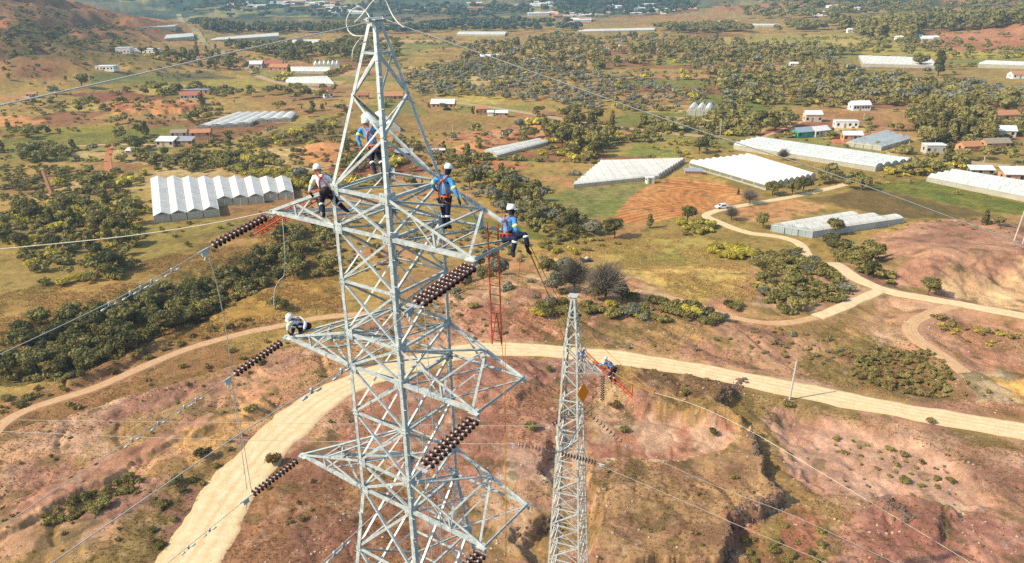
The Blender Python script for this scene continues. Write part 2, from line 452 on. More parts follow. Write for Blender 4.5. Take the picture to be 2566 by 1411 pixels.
# valley floor: dry grass, olive grass, bare soil
c = full(C(180,148,84))
c = mixc(c, C(162,136,76), sst(.42, .6, nA))
c = mixc(c, C(136,120,64), sst(.55, .68, nB)*.7)
c = mixc(c, C(196,142,96), sst(.60, .70, nD*.5+nB*.5)*.9)
c = mixc(c, C(150,104,76), sst(.60, .72, 1-nA)*.65)
# red near hill
k = full(C(200,154,116))
k = mixc(k, C(172,126,102), sst(.42, .58, nB))
k = mixc(k, C(144,106,88), sst(.56, .66, nA*.5+nC*.5)*.8)
k = mixc(k, C(172,138,86), sst(.50, .60, fbm(X, Y, 9, 5, 51))*.85)
k = mixc(k, C(136,118,68), sst(.56, .66, fbm(X, Y, 7, 5, 52))*.75)
k = mixc(k, C(212,172,140), sst(.58, .72, fbm(X, Y, 6, 6, 53))*.6)
c = c*(1-hill[:, None]) + k*hill[:, None]
# far hills
hr = sst(6, 24, hb)*sst(330, 520, R)
k = full(C(146,98,72))
k = mixc(k, C(112,90,62), sst(.45, .6, nA))
k = mixc(k, C(206,132,84), sst(.60, .72, fbm(X, Y, 60, 5, 61)))
k = mixc(k, C(98,92,52), sst(.56, .66, fbm(X, Y, 35, 5, 62)))
k = mixc(k, C(210,150,100), sst(.05, .0, np.abs(fbm(X, Y, 90, 4, 63)-.5))*.5)
c = c*(1-hr[:, None]) + k*hr[:, None]
fr = sst(1050, 1500, R)
k = full(C(136,118,76)); k = mixc(k, C(92,106,88), sst(.34, .12, X/R)*sst(-.52, -.36, X/R)); n6 = fbm(X, Y, 260, 6, 71); n7 = fbm(X, Y, 90, 5, 72)  # distance haze put into the colour: blue-green tint left of centre
k = mixc(k, C(50,72,56), sst(.44, .56, n6*.55+n7*.45))  # forest patches, their green cooled by the same painted haze
k = mixc(k, C(176,124,84), sst(.55, .64, fbm(X, Y, 180, 5, 73))*sst(-.1, .35, X/R+.2*nA))
k = mixc(k, C(150,140,90), sst(.60, .7, n7))
c = c*(1-fr[:, None]) + k*fr[:, None]
# painted ground cover: fields, banks, cuts (albedo only)
def patch(P, c0, c1=None, sc=8, edge=2.0, rag=2.0, amt=1.0, seed=0, rows=None, wp=None):
    global c
    W = wp or world(P); A = np.array(W); lo = A.min(0)-edge-rag; hi = A.max(0)+edge+rag
    m = np.nonzero((X > lo[0]) & (X < hi[0]) & (Y > lo[1]) & (Y < hi[1]))[0]
    if len(m) == 0: return
    x, y = X[m], Y[m]
    sd = poly_sd(x, y, W) + (fbm(x, y, max(rag*1.5, 1), 4, 80+seed)-.5)*2.6*rag
    t = sst(-edge*.5, edge*.5, sd)*amt
    col = np.tile(np.array(C(*c0)), (len(m), 1))
    if c1 is not None:
        u = sst(.40, .62, fbm(x, y, sc, 5, 90+seed))[:, None]; col = col*(1-u) + np.array(C(*c1))*u
    if rows:
        (pa, pb, sp, dk) = rows
        a, b = ground0(*pa), ground0(*pb); dx, dy = b.x-a.x, b.y-a.y; l = math.hypot(dx, dy)
        q = ((x-a.x)*-dy + (y-a.y)*dx)/l + .05*((x-a.x)*dx+(y-a.y)*dy)**2/l/l/4 + (fbm(x, y, 22, 3, 7)-.5)*1.6
        wv = .5+.5*np.cos(2*math.pi*q/sp)
        col = col*(1-dk*sst(.55, .95, wv))[:, None]
    c[m] = c[m]*(1-t[:, None]) + col*t[:, None]
pp = patch
# patchwork of small plots over the valley floor, some edged with hedgerows
HEDGE = []; FG = np.random.default_rng(5); PAL = [((132,132,68),(150,142,78)), ((196,172,92),(178,156,84)), ((150,104,72),(134,92,66)), ((186,142,96),(168,124,82)), ((108,120,60),(126,128,64)), ((206,176,120),(186,152,98)), ((172,150,84),(150,136,72))]
for _ in range(85):
    r_ = 255 + 620*FG.random()**1.2; a_ = math.radians(-33 + 66*FG.random()); cx, cy = r_*math.sin(a_), r_*math.cos(a_)
    t_ = math.radians(-14) + FG.normal()*.12 + (math.pi/2 if FG.random() < .3 else 0); w_, l_ = 9+16*FG.random()*(r_/400), 20+34*FG.random()*(r_/400)
    if Hbase(cx, cy) > 5: continue
    u_ = np.array([math.cos(t_), math.sin(t_)]); v_ = np.array([-u_[1], u_[0]]); c_ = np.array([cx, cy])
    W_ = [tuple(c_ + u_*l_*s1*(1+.15*FG.normal()) + v_*w_*s2*(1+.15*FG.normal())) for s1, s2 in ((-1,-1),(1,-1),(1,1),(-1,1))]
    p_ = PAL[int(FG.integers(0, len(PAL)))]
    patch(None, p_[0], p_[1], 12, 1.5, 1.5, .85, int(FG.integers(0, 60)), None, W_)
    for i_ in range(4):
        if FG.random() < .45: HEDGE.append((W_[i_], W_[(i_+1) % 4]))
pp([(1290,640),(1480,598),(1700,586),(1850,618),(1888,690),(1890,765),(1700,745),(1580,702),(1480,655),(1350,655)], (198,164,94), (176,154,82), 16, 4, 5, 1, 1)
pp([(1560,640),(1640,625),(1700,650),(1600,680)], (140,140,66), None, 8, 3, 4, .7, 2)
pp([(1335,502),(1440,474),(1648,452),(1692,447),(1600,478),(1532,540),(1500,547),(1400,547),(1350,522)], (132,134,70), (150,140,84), 9, 2, 1.5, 1, 3, ((1350,520),(1560,480),2.6,.16))
pp([(1540,545),(1562,515),(1600,478),(1650,455),(1695,444),(1760,450),(1830,468),(1908,494),(1800,518),(1768,530),(1700,545),(1640,556),(1565,560)], (218,154,94), (205,138,80), 14, 1.2, .8, 1, 4, ((1544,535),(1691,496),2.1,.40))
pp([(1840,522),(1990,500),(2085,518),(1960,552),(1925,562),(1850,552)], (212,162,108), (196,142,92), 8, 2, 1.5, 1, 5)
pp([(2172,466),(2318,450),(2430,478),(2640,522),(2640,545),(2480,530),(2350,505)], (112,120,54), (134,132,58), 6, 2, 1.5, 1, 6, ((2180,466),(2500,530),2.2,.3))
pp([(2040,502),(2170,468),(2340,505),(2500,540),(2400,552),(2262,548),(2150,527)], (128,104,62), (112,98,56), 12, 3, 2, 1, 7)
pp([(2255,552),(2566,540),(2640,560),(2560,570),(2300,562)], (192,146,98), (168,130,84), 9, 3, 2, 1, 8)
pp([(2180,610),(2300,566),(2440,558),(2640,590),(2640,690),(2440,694),(2330,715),(2250,694)], (172,126,100), (194,146,114), 7, 3, 3, 1, 9)
pp([(2330,718),(2440,694),(2640,665),(2640,800),(2500,770),(2430,752)], (226,186,136), (206,162,120), 8, 2, 3, 1, 10)
pp([(2285,790),(2420,765),(2640,830),(2640,1060),(2450,1030),(2300,980),(2250,900)], (196,146,114), (176,124,96), 7, 4, 3, .8, 11)
pp([(2390,935),(2520,930),(2560,990),(2440,1020)], (212,184,140), (190,176,140), 4, 2, 2, .8, 12)
pp([(2500,945),(2640,930),(2640,985),(2540,990)], (228,176,96), None, 4, 2, 2, .9, 13)
pp([(2080,880),(2200,850),(2330,880),(2420,935),(2380,990),(2250,1000),(2150,960),(2060,930)], (126,108,66), (150,112,80), 5, 3, 3, .85, 14)
pp([(0,882),(0,757),(200,712),(420,640),(700,535),(835,545),(560,650),(250,742)], (182,144,82), (160,130,72), 10, 3, 3, 1, 15)
pp([(440,856),(470,800),(560,760),(850,668),(860,755),(700,785),(560,845)], (186,146,76), (166,130,68), 8, 2, 2, 1, 16)
pp([(330,560),(660,545),(700,560),(520,630),(380,650),(330,630)], (156,136,72), (140,120,64), 9, 3, 3, 1, 17)
pp([(0,352),(200,330),(370,320),(470,312),(455,350),(300,364),(0,377)], (124,122,58), (142,132,62), 9, 2, 3, 1, 18, ((0,368),(300,352),3.5,.2))
pp([(0,318),(60,322),(300,312),(330,322),(200,336),(0,345)], (148,136,56), None, 9, 3, 3, .9, 19)
pp([(250,262),(460,254),(520,262),(455,286),(290,290)], (206,146,92), (180,116,76), 8, 2, 4, 1, 20)
pp([(-40,295),(40,290),(130,310),(40,318),(-40,318)], (206,146,88), None, 8, 2, 4, 1, 21)
pp([(165,236),(320,229),(425,246),(250,257)], (134,88,64), (150,98,70), 20, 3, 2, 1, 22)
pp([(225,176),(420,181),(565,191),(450,206),(230,212)], (116,116,62), (136,128,66), 20, 3, 3, 1, 23)
pp([(390,180),(520,176),(600,196),(450,196)], (112,104,72), None, 20, 3, 3, .9, 24)
pp([(470,205),(600,197),(700,208),(620,220),(500,218)], (170,152,74), None, 20, 3, 3, .9, 25)
pp([(805,428),(960,366),(1070,395),(1062,430),(900,442)], (156,98,72), (140,84,62), 9, 2, 2, 1, 26, ((850,420),(1020,395),3.0,.2))
pp([(1130,405),(1262,400),(1335,420),(1200,436)], (196,134,88), (184,120,78), 8, 2, 2, 1, 27)
pp([(1150,392),(1260,391),(1380,405),(1262,402)], (104,118,56), None, 8, 1.5, 1, 1, 28)
pp([(1145,330),(1290,318),(1450,338),(1360,348),(1215,388),(1150,388)], (206,150,104), (172,116,80), 7, 2, 5, 1, 29)
pp([(740,385),(820,330),(940,370),(900,400),(790,410)], (208,146,88), (188,130,84), 7, 3, 6, .95, 30)
pp([(850,290),(985,268),(1290,296),(1270,322),(1070,335),(860,330)], (164,132,76), (150,122,72), 16, 3, 3, 1, 31)
pp([(640,345),(870,295),(880,340),(720,372)], (138,116,72), (126,102,64), 16, 3, 3, 1, 32)
pp([(1990,272),(2150,266),(2302,284),(2292,328),(2150,312),(2000,302)], (178,138,88), (166,122,80), 14, 3, 2, 1, 33)
pp([(1890,335),(2010,300),(2130,310),(2060,330),(1985,345)], (160,108,76), (150,96,70), 12, 2, 2, 1, 34, ((1900,335),(2050,318),3.6,.18))
pp([(2080,345),(2140,332),(2210,326),(2130,358),(2070,362)], (200,132,96), None, 8, 2, 2, 1, 35)
pp([(2160,140),(2380,145),(2640,150),(2640,122),(2400,118),(2170,120)], (182,164,74), (166,150,78), 40, 4, 5, 1, 36)
pp([(2340,166),(2640,170),(2640,205),(2350,198),(2200,185)], (150,116,78), (164,138,80), 30, 4, 4, 1, 37)
pp([(1640,98),(1900,92),(2120,82),(2260,112),(1900,130),(1700,108)], (190,168,94), (160,150,76), 50, 5, 9, .9, 38)
pp([(1640,148),(1790,142),(1800,160),(1640,165)], (150,150,70), None, 30, 4, 5, .9, 39)
pp([(1530,372),(1640,345),(1740,352),(1705,392),(1520,392)], (176,150,82), (140,140,70), 9, 2, 2, 1, 40)
pp([(1180,120),(1360,118),(1380,132),(1200,140)], (188,160,88), None, 40, 4, 6, .9, 41)
pp([(2278,112),(2300,82),(2440,62),(2640,42),(2640,128),(2400,128)], (170,116,82), (190,134,96), 50, 5, 6, 1, 42)
pp([(880,265),(1060,262),(1080,285),(900,282)], (130,128,62), None, 12, 3, 3, .8, 43)
pp([(1900,180),(2120,172),(2110,185),(1920,190)], (100,112,54), None, 30, 3, 3, .9, 44)
pp([(1280,560),(1345,580),(1420,605),(1300,600),(1150,560),(1160,540)], (106,116,52), (128,126,60), 5, 2, 2, .9, 45)
# near hill
pp([(1592,927),(1720,922),(1850,940),(1862,952),(1802,1024),(1700,1012),(1600,985)], (134,104,76), (112,82,62), 4, 1, 1.2, 1, 50)
pp([(1482,1062),(1500,1036),(1700,1046),(1840,1070),(1862,1112),(1800,1152),(1640,1164),(1490,1178)], (214,172,138), (192,134,106), 3, 1, 1.2, 1, 51)
pp([(1482,1176),(1640,1164),(1770,1150),(1700,1172),(1560,1190)], (228,196,152), None, 3, .8, .6, .9, 52)
pp([(1485,1185),(1640,1172),(1850,1148),(1886,1105),(1930,1220),(1945,1265),(1830,1312),(1815,1440),(1480,1440)], (156,118,88), (178,140,98), 3, 1, 1.2, 1, 53)
pp([(1930,1012),(2100,1042),(2300,1112),(2420,1182),(2500,1290),(2420,1272),(2200,1250),(2060,1232),(1962,1152)], (206,162,134), (194,146,118), 5, 2, 1.5, 1, 54)
pp([(1832,1440),(1850,1322),(2050,1300),(2250,1270),(2640,1320),(2640,1440)], (190,138,114), (164,114,96), 4, 2, 1.5, 1, 55)
pp([(2250,1260),(2420,1245),(2470,1270),(2380,1285)], (226,190,150), None, 3, 1, 1, .9, 56)
pp([(1830,1300),(1960,1260),(2140,1290),(2050,1411),(1850,1411)], (150,128,72), (168,110,84), 3, 1.5, 1.5, .8, 57)
pp([(790,1020),(1000,935),(1200,925),(1400,940),(1400,1100),(1320,1180),(1100,1260),(880,1110)], (192,140,112), (168,114,92), 5, 2, 2, .8, 58)
pp([(1150,902),(1330,902),(1355,960),(1260,1012),(1160,980)], (158,112,92), (180,130,104), 4, 1.5, 1.5, .8, 59)
pp([(1240,1125),(1380,1120),(1392,1205),(1290,1210)], (206,182,150), (190,150,124), 3, 1, 1.5, .9, 60)
pp([(560,1411),(640,1210),(720,1130),(880,1130),(1000,1250),(1100,1440),(550,1440)], (158,114,82), (142,98,78), 3, 2, 1.5, .85, 61)
pp([(0,1292),(250,1162),(640,1010),(702,1040),(430,1130),(100,1302),(0,1352)], (200,148,116), (180,128,102), 3, 1.2, 1, .9, 62)
pp([(-60,1372),(0,1336),(200,1240),(480,1112),(650,1060),(650,1076),(400,1162),(200,1282),(0,1382),(-60,1410)], (218,166,124), None, 3, .8, .6, 1, 63)
pp([(560,985),(700,935),(900,850),(1000,845),(850,950),(700,1040)], (210,152,112), (186,142,100), 5, 2, 2, .9, 64)
pp([(430,1120),(640,1010),(720,1030),(560,1130),(500,1170)], (214,164,104), (226,176,110), 3, 1, 1, .8, 65)
pp([(1130,760),(1400,770),(1420,850),(1200,862),(1140,830)], (202,146,116), (178,120,96), 5, 2, 3, .9, 66)
pp([(1580,712),(1700,748),(1860,790),(1830,800),(1650,770),(1560,745)], (204,150,112), None, 5, 2, 2, .9, 67)
pp([(1480,660),(1400,640),(1340,655),(1350,690),(1470,710)], (214,172,120), (190,150,100), 4, 2, 2.5, .9, 68)
pp([(1000,850),(1250,850),(1700,890),(2000,950),(2000,962),(1700,905),(1250,868),(1000,900)], (214,166,120), None, 5, 1.5, 1.5, .7, 69)
pp([(0,1000),(200,960),(440,860),(600,820),(700,800),(700,812),(450,900),(250,990),(0,1110)], (164,124,84), (190,140,104), 4, 2, 2, .6, 70)
pp([(520,600),(560,640),(700,560),(640,560)], (186,140,92), None, 4, 2, 3, .4, 71)
# fluted clay and small scale mottling
flute = np.abs(vnoise(X*1.6 + nC*1.5, Y*.25, 99)-.5)*2
fm = poly_sd(X, Y, world([(1482,1062),(1500,1036),(1700,1046),(1840,1070),(1862,1112),(1800,1152),(1640,1164),(1490,1178)]))
c *= (1 - .16*sst(0, 1.5, fm)*flute)[:, None]
c *= (0.70 + .60*nE)[:, None]
c *= (0.86 + .28*nC)[:, None]
spk = sst(.66, .74, fbm(X, Y, .9, 2, 46))*(1-sst(60, 170, R))
c = mixc(c, C(220,186,154), spk*.25*hill)
dsp = sst(.64, .72, fbm(X, Y, 2.4, 3, 47))*(1-sst(250, 420, R))
c = mixc(c, C(104,94,54), dsp*.55)
c = np.clip(c, .004, .9)
V = np.stack([X, Y, Z], 1)
ii = (np.arange(NR-1)[:, None]*NA + np.arange(NA-1)[None, :]).ravel()
Q = np.stack([ii, ii+1, ii+NA+1, ii+NA], 1)
gm, nt, bs = newmat('dry_valley_soil')
N = nt.nodes; L = nt.links
bs.inputs['Roughness'].default_value = .95; bs.inputs['Specular IOR Level'].default_value = .1
at_ = N.new('ShaderNodeAttribute'); at_.attribute_name = 'soil'
ge = N.new('ShaderNodeNewGeometry')
z1 = N.new('ShaderNodeTexNoise'); z1.inputs['Scale'].default_value = 3.0; z1.inputs['Detail'].default_value = 10; z1.inputs['Roughness'].default_value = .8
z2 = N.new('ShaderNodeTexNoise'); z2.inputs['Scale'].default_value = .23; z2.inputs['Detail'].default_value = 8; z2.inputs['Roughness'].default_value = .7
for z in (z1, z2): L.new(ge.outputs['Position'], z.inputs['Vector'])
r1 = N.new('ShaderNodeMapRange'); r1.inputs['From Min'].default_value = .3; r1.inputs['From Max'].default_value = .7; r1.inputs['To Min'].default_value = .62; r1.inputs['To Max'].default_value = 1.38; L.new(z1.outputs['Fac'], r1.inputs['Value'])
r2 = N.new('ShaderNodeMapRange'); r2.inputs['From Min'].default_value = .3; r2.inputs['From Max'].default_value = .7; r2.inputs['To Min'].default_value = .82; r2.inputs['To Max'].default_value = 1.18; L.new(z2.outputs['Fac'], r2.inputs['Value'])
mm = N.new('ShaderNodeMath'); mm.operation = 'MULTIPLY'; L.new(r1.outputs['Result'], mm.inputs[0]); L.new(r2.outputs['Result'], mm.inputs[1])
vs = N.new('ShaderNodeVectorMath'); vs.operation = 'SCALE'; L.new(at_.outputs['Color'], vs.inputs[0]); L.new(mm.outputs[0], vs.inputs['Scale'])
L.new(vs.outputs['Vector'], bs.inputs['Base Color'])
bp = N.new('ShaderNodeBump'); bp.inputs['Strength'].default_value = .8; bp.inputs['Distance'].default_value = .2
L.new(z1.outputs['Fac'], bp.inputs['Height']); L.new(bp.outputs['Normal'], bs.inputs['Normal'])
gme = quadmesh('ground', V, Q, gm, True)
ca = gme.color_attributes.new('soil', 'FLOAT_COLOR', 'POINT')
ca.data.foreach_set('color', np.concatenate([c, np.ones((len(c), 1))], 1).astype(np.float32).ravel())
tag(link(bpy.data.objects.new('ground', gme)), kind='structure')

# ------------------------------------------------------------------ roads: draped ribbons with soft verges
def roadmat(name, c0, c1):
    m, nt, b = newmat(name); N = nt.nodes; L = nt.links
    b.inputs['Roughness'].default_value = .95; b.inputs['Specular IOR Level'].default_value = .1
    g = N.new('ShaderNodeNewGeometry'); n = N.new('ShaderNodeTexNoise'); n.inputs['Scale'].default_value = .9; n.inputs['Detail'].default_value = 9; n.inputs['Roughness'].default_value = .7
    L.new(g.outputs['Position'], n.inputs['Vector'])
    a = N.new('ShaderNodeAttribute'); a.attribute_name = 'rut'
    s = N.new('ShaderNodeMath'); s.operation = 'MULTIPLY_ADD'; L.new(a.outputs['Fac'], s.inputs[0]); s.inputs[1].default_value = .5; L.new(n.outputs['Fac'], s.inputs[2])
    r = N.new('ShaderNodeValToRGB'); r.color_ramp.elements[0].position = .36; r.color_ramp.elements[1].position = .76
    r.color_ramp.elements[0].color = (*C(*c0), 1); r.color_ramp.elements[1].color = (*C(*c1), 1)
    L.new(s.outputs[0], r.inputs['Fac'])
    n2 = N.new('ShaderNodeTexNoise'); n2.inputs['Scale'].default_value = 4.5; n2.inputs['Detail'].default_value = 4; L.new(g.outputs['Position'], n2.inputs['Vector'])
    q = N.new('ShaderNodeMapRange'); q.inputs['From Min'].default_value = .60; q.inputs['From Max'].default_value = .70; q.inputs['To Max'].default_value = .55; L.new(n2.outputs['Fac'], q.inputs['Value'])
    mx = N.new('ShaderNodeMix'); mx.data_type = 'RGBA'; L.new(q.outputs['Result'], mx.inputs['Factor']); L.new(r.outputs['Color'], mx.inputs['A']); mx.inputs['B'].default_value = (*C(172,124,76), 1)
    L.new(mx.outputs['Result'], b.inputs['Base Color'])
    bp = N.new('ShaderNodeBump'); bp.inputs['Strength'].default_value = .5; bp.inputs['Distance'].default_value = .08; L.new(n.outputs['Fac'], bp.inputs['Height']); L.new(bp.outputs['Normal'], b.inputs['Normal'])
    return m
RM_SAND = roadmat('pale_sand_road', (246,224,182), (224,194,146))
RM_DIRT = roadmat('orange_dirt_track', (226,190,146), (202,158,116))
RM_RED = roadmat('red_dirt_track', (214,150,104), (180,114,76))
RM_PALE = roadmat('pale_gravel_road', (206,182,146), (176,150,116))
RM_CAN = roadmat('pale_road_cutting', (204,188,140), (140,130,92))
def ribbon(name, P, w, m, lift=.05, prof=None):
    seg = [np.array(P[0])]
    for a, b in zip(P[:-1], P[1:]):
        l = np.hypot(*(b-a)); k = max(1, int(l/1.2))
        for i in range(1, k+1): seg.append(a + (b-a)*i/k)
    S = np.array(seg); T = np.gradient(S, axis=0); T /= np.linalg.norm(T, axis=1)[:, None]+1e-9
    Nn = np.stack([-T[:, 1], T[:, 0]], 1); us = np.linspace(-1, 1, 17); n = len(S)
    V = []; rut = []
    w = w*(np.interp(np.linspace(0, 1, n), *prof) if prof else 1)
    wl = w*.5*(1 + (fbm(S[:, 0], S[:, 1], 3.0, 5, 5)-.5)*.55); wr = w*.5*(1 + (fbm(S[:, 0], S[:, 1], 3.0, 5, 6)-.5)*.55)
    for u in us:
        ww = np.where(u < 0, wl, wr)*u
        p = S + Nn*ww[:, None]; h = H(p[:, 0], p[:, 1])
        z = h + lift - (lift+.25)*sst(.82, 1.0, abs(u))
        V.append(np.stack([p[:, 0], p[:, 1], z], 1))
        rut.append(np.full(n, (sst(.16, .05, abs(abs(u)-.38))*.4 + sst(.55, 1, abs(u))*1.0 + sst(.12, .0, abs(u))*.55)))
    V = np.concatenate(V); rut = np.concatenate(rut)
    ii = (np.arange(16)[:, None]*n + np.arange(n-1)[None, :]).ravel()
    me = quadmesh(name, V, np.stack([ii, ii+n, ii+n+1, ii+1], 1)[:, ::-1], m, True)
    a = me.attributes.new('rut', 'FLOAT', 'POINT'); a.data.foreach_set('value', rut.astype(np.float32))
    # make the ribbon face upward
    me.update()
    if me.polygons[0].normal.z < 0: me.flip_normals()
    return tag(link(bpy.data.objects.new(name, me)), kind='structure')
for key, nm, m, lf in (('main','road',RM_SAND,.06),('left','dirt_road',RM_DIRT,.06),('farm','farm_road',RM_SAND,.07),('branch','branch_road',RM_SAND,.08),
                       ('path','footpath',RM_DIRT,.05),('track','curved_track',RM_DIRT,.05),('red','red_track',RM_RED,.08),('lane','farm_lane',RM_DIRT,.10),
                       ('paved','paved_road',RM_PALE,.15),('valley','valley_road',RM_PALE,.15),('east','gravel_road',RM_PALE,.15),('canal','straight_road',RM_CAN,.5),
                       ('canal2','tree_lined_road',RM_CAN,.4),('cart','cart_track',RM_DIRT,.12)):
    ribbon(nm, RW[key][0], RW[key][1], m, lf, ([0,.16,.36,.52,1],[1.42,1.30,1.0,.88,.84]) if key == 'main' else None)

# ------------------------------------------------------------------ light, sky, air, camera
EL, AZ = math.radians(39), math.radians(-106)     # sun over the left, slightly beyond the tower
sdir = Vector((math.sin(AZ)*math.cos(EL), math.cos(AZ)*math.cos(EL), math.sin(EL)))
sl = bpy.data.lights.new('sun', 'SUN'); sl.energy = 4.3; sl.angle = math.radians(.6); sl.color = (1, .88, .67)
so = bpy.data.objects.new('sun', sl); so.rotation_euler = sdir.to_track_quat('Z', 'Y').to_euler(); so.location = (0, 0, 200); link(so)
wd = bpy.data.worlds.new('World'); SC.world = wd; wd.use_nodes = True
bg = wd.node_tree.nodes['Background']; sky = wd.node_tree.nodes.new('ShaderNodeTexSky')
sky.sky_type = 'NISHITA'; sky.sun_disc = False; sky.sun_elevation = EL; sky.sun_rotation = AZ; sky.air_density = 1.0; sky.dust_density = 1.5
wd.node_tree.links.new(sky.outputs[0], bg.inputs[0]); bg.inputs[1].default_value = .148
hm = bpy.data.materials.new('valley_haze'); hm.use_nodes = True; hn = hm.node_tree
hn.nodes.remove(hn.nodes['Principled BSDF']); pv = hn.nodes.new('ShaderNodeVolumePrincipled')
pv.inputs['Color'].default_value = (.50, .76, .95, 1); pv.inputs['Density'].default_value = .00021; pv.inputs['Anisotropy'].default_value = .1
hn.links.new(pv.outputs[0], hn.nodes['Material Output'].inputs['Volume'])
ztop = float(Z.max())+25
hz = MB(); hz.abox(-5200, 5200, -400, 6600, float(Z.min())-1.5, ztop)
tag(hz.build('haze', hm), kind='stuff')
cam = bpy.data.cameras.new('camera'); cam.lens = FPX/2566*36; cam.sensor_width = 36; cam.clip_end = 20000; cam.clip_start = .3
co = bpy.data.objects.new('camera', cam); link(co)
co.matrix_world = Matrix.Translation((0, 0, CAMZ)) @ Matrix.Rotation(math.pi/2-PITCH, 4, 'X') @ Matrix.Rotation(ROLL, 4, 'Z')
SC.camera = co
vs_ = SC.view_settings; vs_.view_transform = 'Standard'; vs_.look = 'None'; vs_.exposure = .62; vs_.gamma = 1
SC.cycles.use_denoising = False
SC.cycles.volume_bounces = 0; SC.cycles.max_bounces = 6; SC.cycles.diffuse_bounces = 3; SC.cycles.glossy_bounces = 2; SC.cycles.transparent_max_bounces = 8
# ------------------------------------------------------------------ the big lattice tower
TH = math.radians(-34.58); TX, TY = -3.54, 21.0
EA = Vector((math.cos(TH), math.sin(TH), 0)); EB = Vector((-math.sin(TH), math.cos(TH), 0))
def tw(a, b, z): return Vector((TX, TY, z)) + EA*a + EB*b
ZT, Z1, Z2, ZM1, Z3, Z4, ZM2, Z5, Z6 = [CAMZ+v for v in (-1.0, -5.47, -6.604, -8.259, -9.989, -11.134, -12.8, -14.669, -15.772)]
GT = Hs(TX, TY)
SG = {'A': (-1, -1), 'B': (1, -1), 'C': (1, 1), 'D': (-1, 1)}
def half(z):
    if z > Z1:
        t = (ZT-z)/(ZT-Z1); return .13+(1.0915-.13)*t, .13+(1.16-.13)*t
    t = (z-Z1)/(Z6-Z1) if z >= Z6 else 1
    ha, hb_ = 1.0915+.016*t, 1.16+.02*t
    if z < Z6: ha += (Z6-z)*.11; hb_ += (Z6-z)*.11
    return ha, hb_
def nd(k, z, out=0.0):
    a, b = half(z); return tw(SG[k][0]*(a+out), SG[k][1]*(b+out), z)
tower = empty('transmission_tower', (TX, TY, GT), TH)
tag(tower, 'tall galvanised lattice tower with six cross arms and five workers on it', 'lattice tower')
low = []; z = Z6; st = [2.2, 2.5, 2.9, 3.3, 3.8, 4.3, 4.8, 5.4]
tot = Z6-GT-.05; sc_ = tot/sum(st)
for d in st: z -= d*sc_; low.append(z)
BODY = [Z1, Z2, ZM1, Z3, Z4, ZM2, Z5, Z6] + low
for k, (sa, sb) in SG.items():
    m = MB(); zz = [GT+.02, Z6, Z1, ZT]
    w = .15
    for za, zb in zip(zz[:-1], zz[1:]):
        m.angle(nd(k, za), nd(k, zb), -EA*sa, -EB*sb, .145 if zb <= Z6 else (.125 if zb <= Z1 else .105))
    # step bolts and splice plates on the leg
    zc = GT+3
    while zc < ZT-.6:
        p = nd(k, zc); m.tube([p, p + (EA*sa if int(zc*2.5) % 2 else EB*sb)*.10], .009, 5); zc += .4
    for zs in (Z6-1.2, (Z3+ZM1)/2):
        for e, f in ((EA*sa, EB*sb), (EB*sb, EA*sa)):
            m.box(nd(k, zs)+e*.006-f*.075, e*.006, f*.06, Vector((0, 0, .28)))
    m.build('leg', STEEL, tower)
FACES = [('A', 'B', -EB), ('B', 'C', EA), ('C', 'D', EB), ('D', 'A', -EA)]
for i, (p, q, n) in enumerate(FACES):
    m = MB()
    for j, (za, zb) in enumerate(zip(BODY[:-1], BODY[1:])):
        wd_ = .068 if j < 7 else .08
        m.brace(nd(p, za), nd(q, zb), n, wd_, -.018); m.brace(nd(q, za), nd(p, zb), n, wd_, -.018-wd_*.14, True)
        m.brace(nd(p, zb), nd(q, zb), n, .085 if zb in (Z2, Z4, Z6) else .07, .003)
        if j == 0: m.brace(nd(p, za), nd(q, za), n, .09, .003)
        if j >= 8:
            mid = (nd(p, za)+nd(q, za)+nd(p, zb)+nd(q, zb))/4
            m.brace((nd(p, za)+nd(p, zb))/2, mid, n, .06, -.05); m.brace((nd(q, za)+nd(q, zb))/2, mid, n, .06, -.05)
    m.build('face_bracing', STEEL, tower)
# peak
pk = MB(); PZ = [ZT-.80, ZT-1.92, ZT-2.92, Z1]
for i, (p, q, n) in enumerate(FACES):
    pk.brace(nd(p, PZ[0]), nd(q, PZ[0]), n, .065, .003)
    P0, P1 = (q, p) if i % 2 == 0 else (p, q)
    for j in range(3):
        a, b = (P0, P1) if j % 2 == 0 else (P1, P0)
        pk.brace(nd(a, PZ[j]), nd(b, PZ[j+1]), n, .072, -.016, j % 2 == 1)
    if i == 1: pk.brace(nd('C', PZ[0]), nd('B', PZ[1]), n, .07, -.03)
pk.build('peak_bracing', STEEL, tower)
cp = MB(); cp.box(tw(0, 0, ZT+.035), EA*.21, EB*.21, Vector((0, 0, .012)))
cp.box(tw(0, 0, ZT-.06), EA*.15, EB*.15, Vector((0, 0, .07))); cp.tube([tw(0, -.3, ZT+.06), tw(0, .3, ZT+.06)], .028)
for sg in (-1, 1): cp.box(tw(0, .27*sg, ZT+.02), EA*.05, EB*.02, Vector((0, 0, .07)))
cp.build('peak_cap', STEEL, tower)
for zl in (Z1, Z2, Z3, Z4, Z5, Z6, low[2], low[5]):
    m = MB(); up = Vector((0, 0, 1))
    m.brace(nd('A', zl, -.02), nd('C', zl, -.02), up, .06, -.01); m.brace(nd('B', zl, -.02), nd('D', zl, -.02), up, .06, -.03)
    m.build('plan_bracing', STEEL, tower)
def lp(p, q, t): return p + (q-p)*t
TIPS = {}
ARM = [(Z1, Z2, 2.903, 2.864, .031), (Z3, Z4, 3.329, 2.78, .275), (Z5, Z6, 3.214, 2.876, .161)]
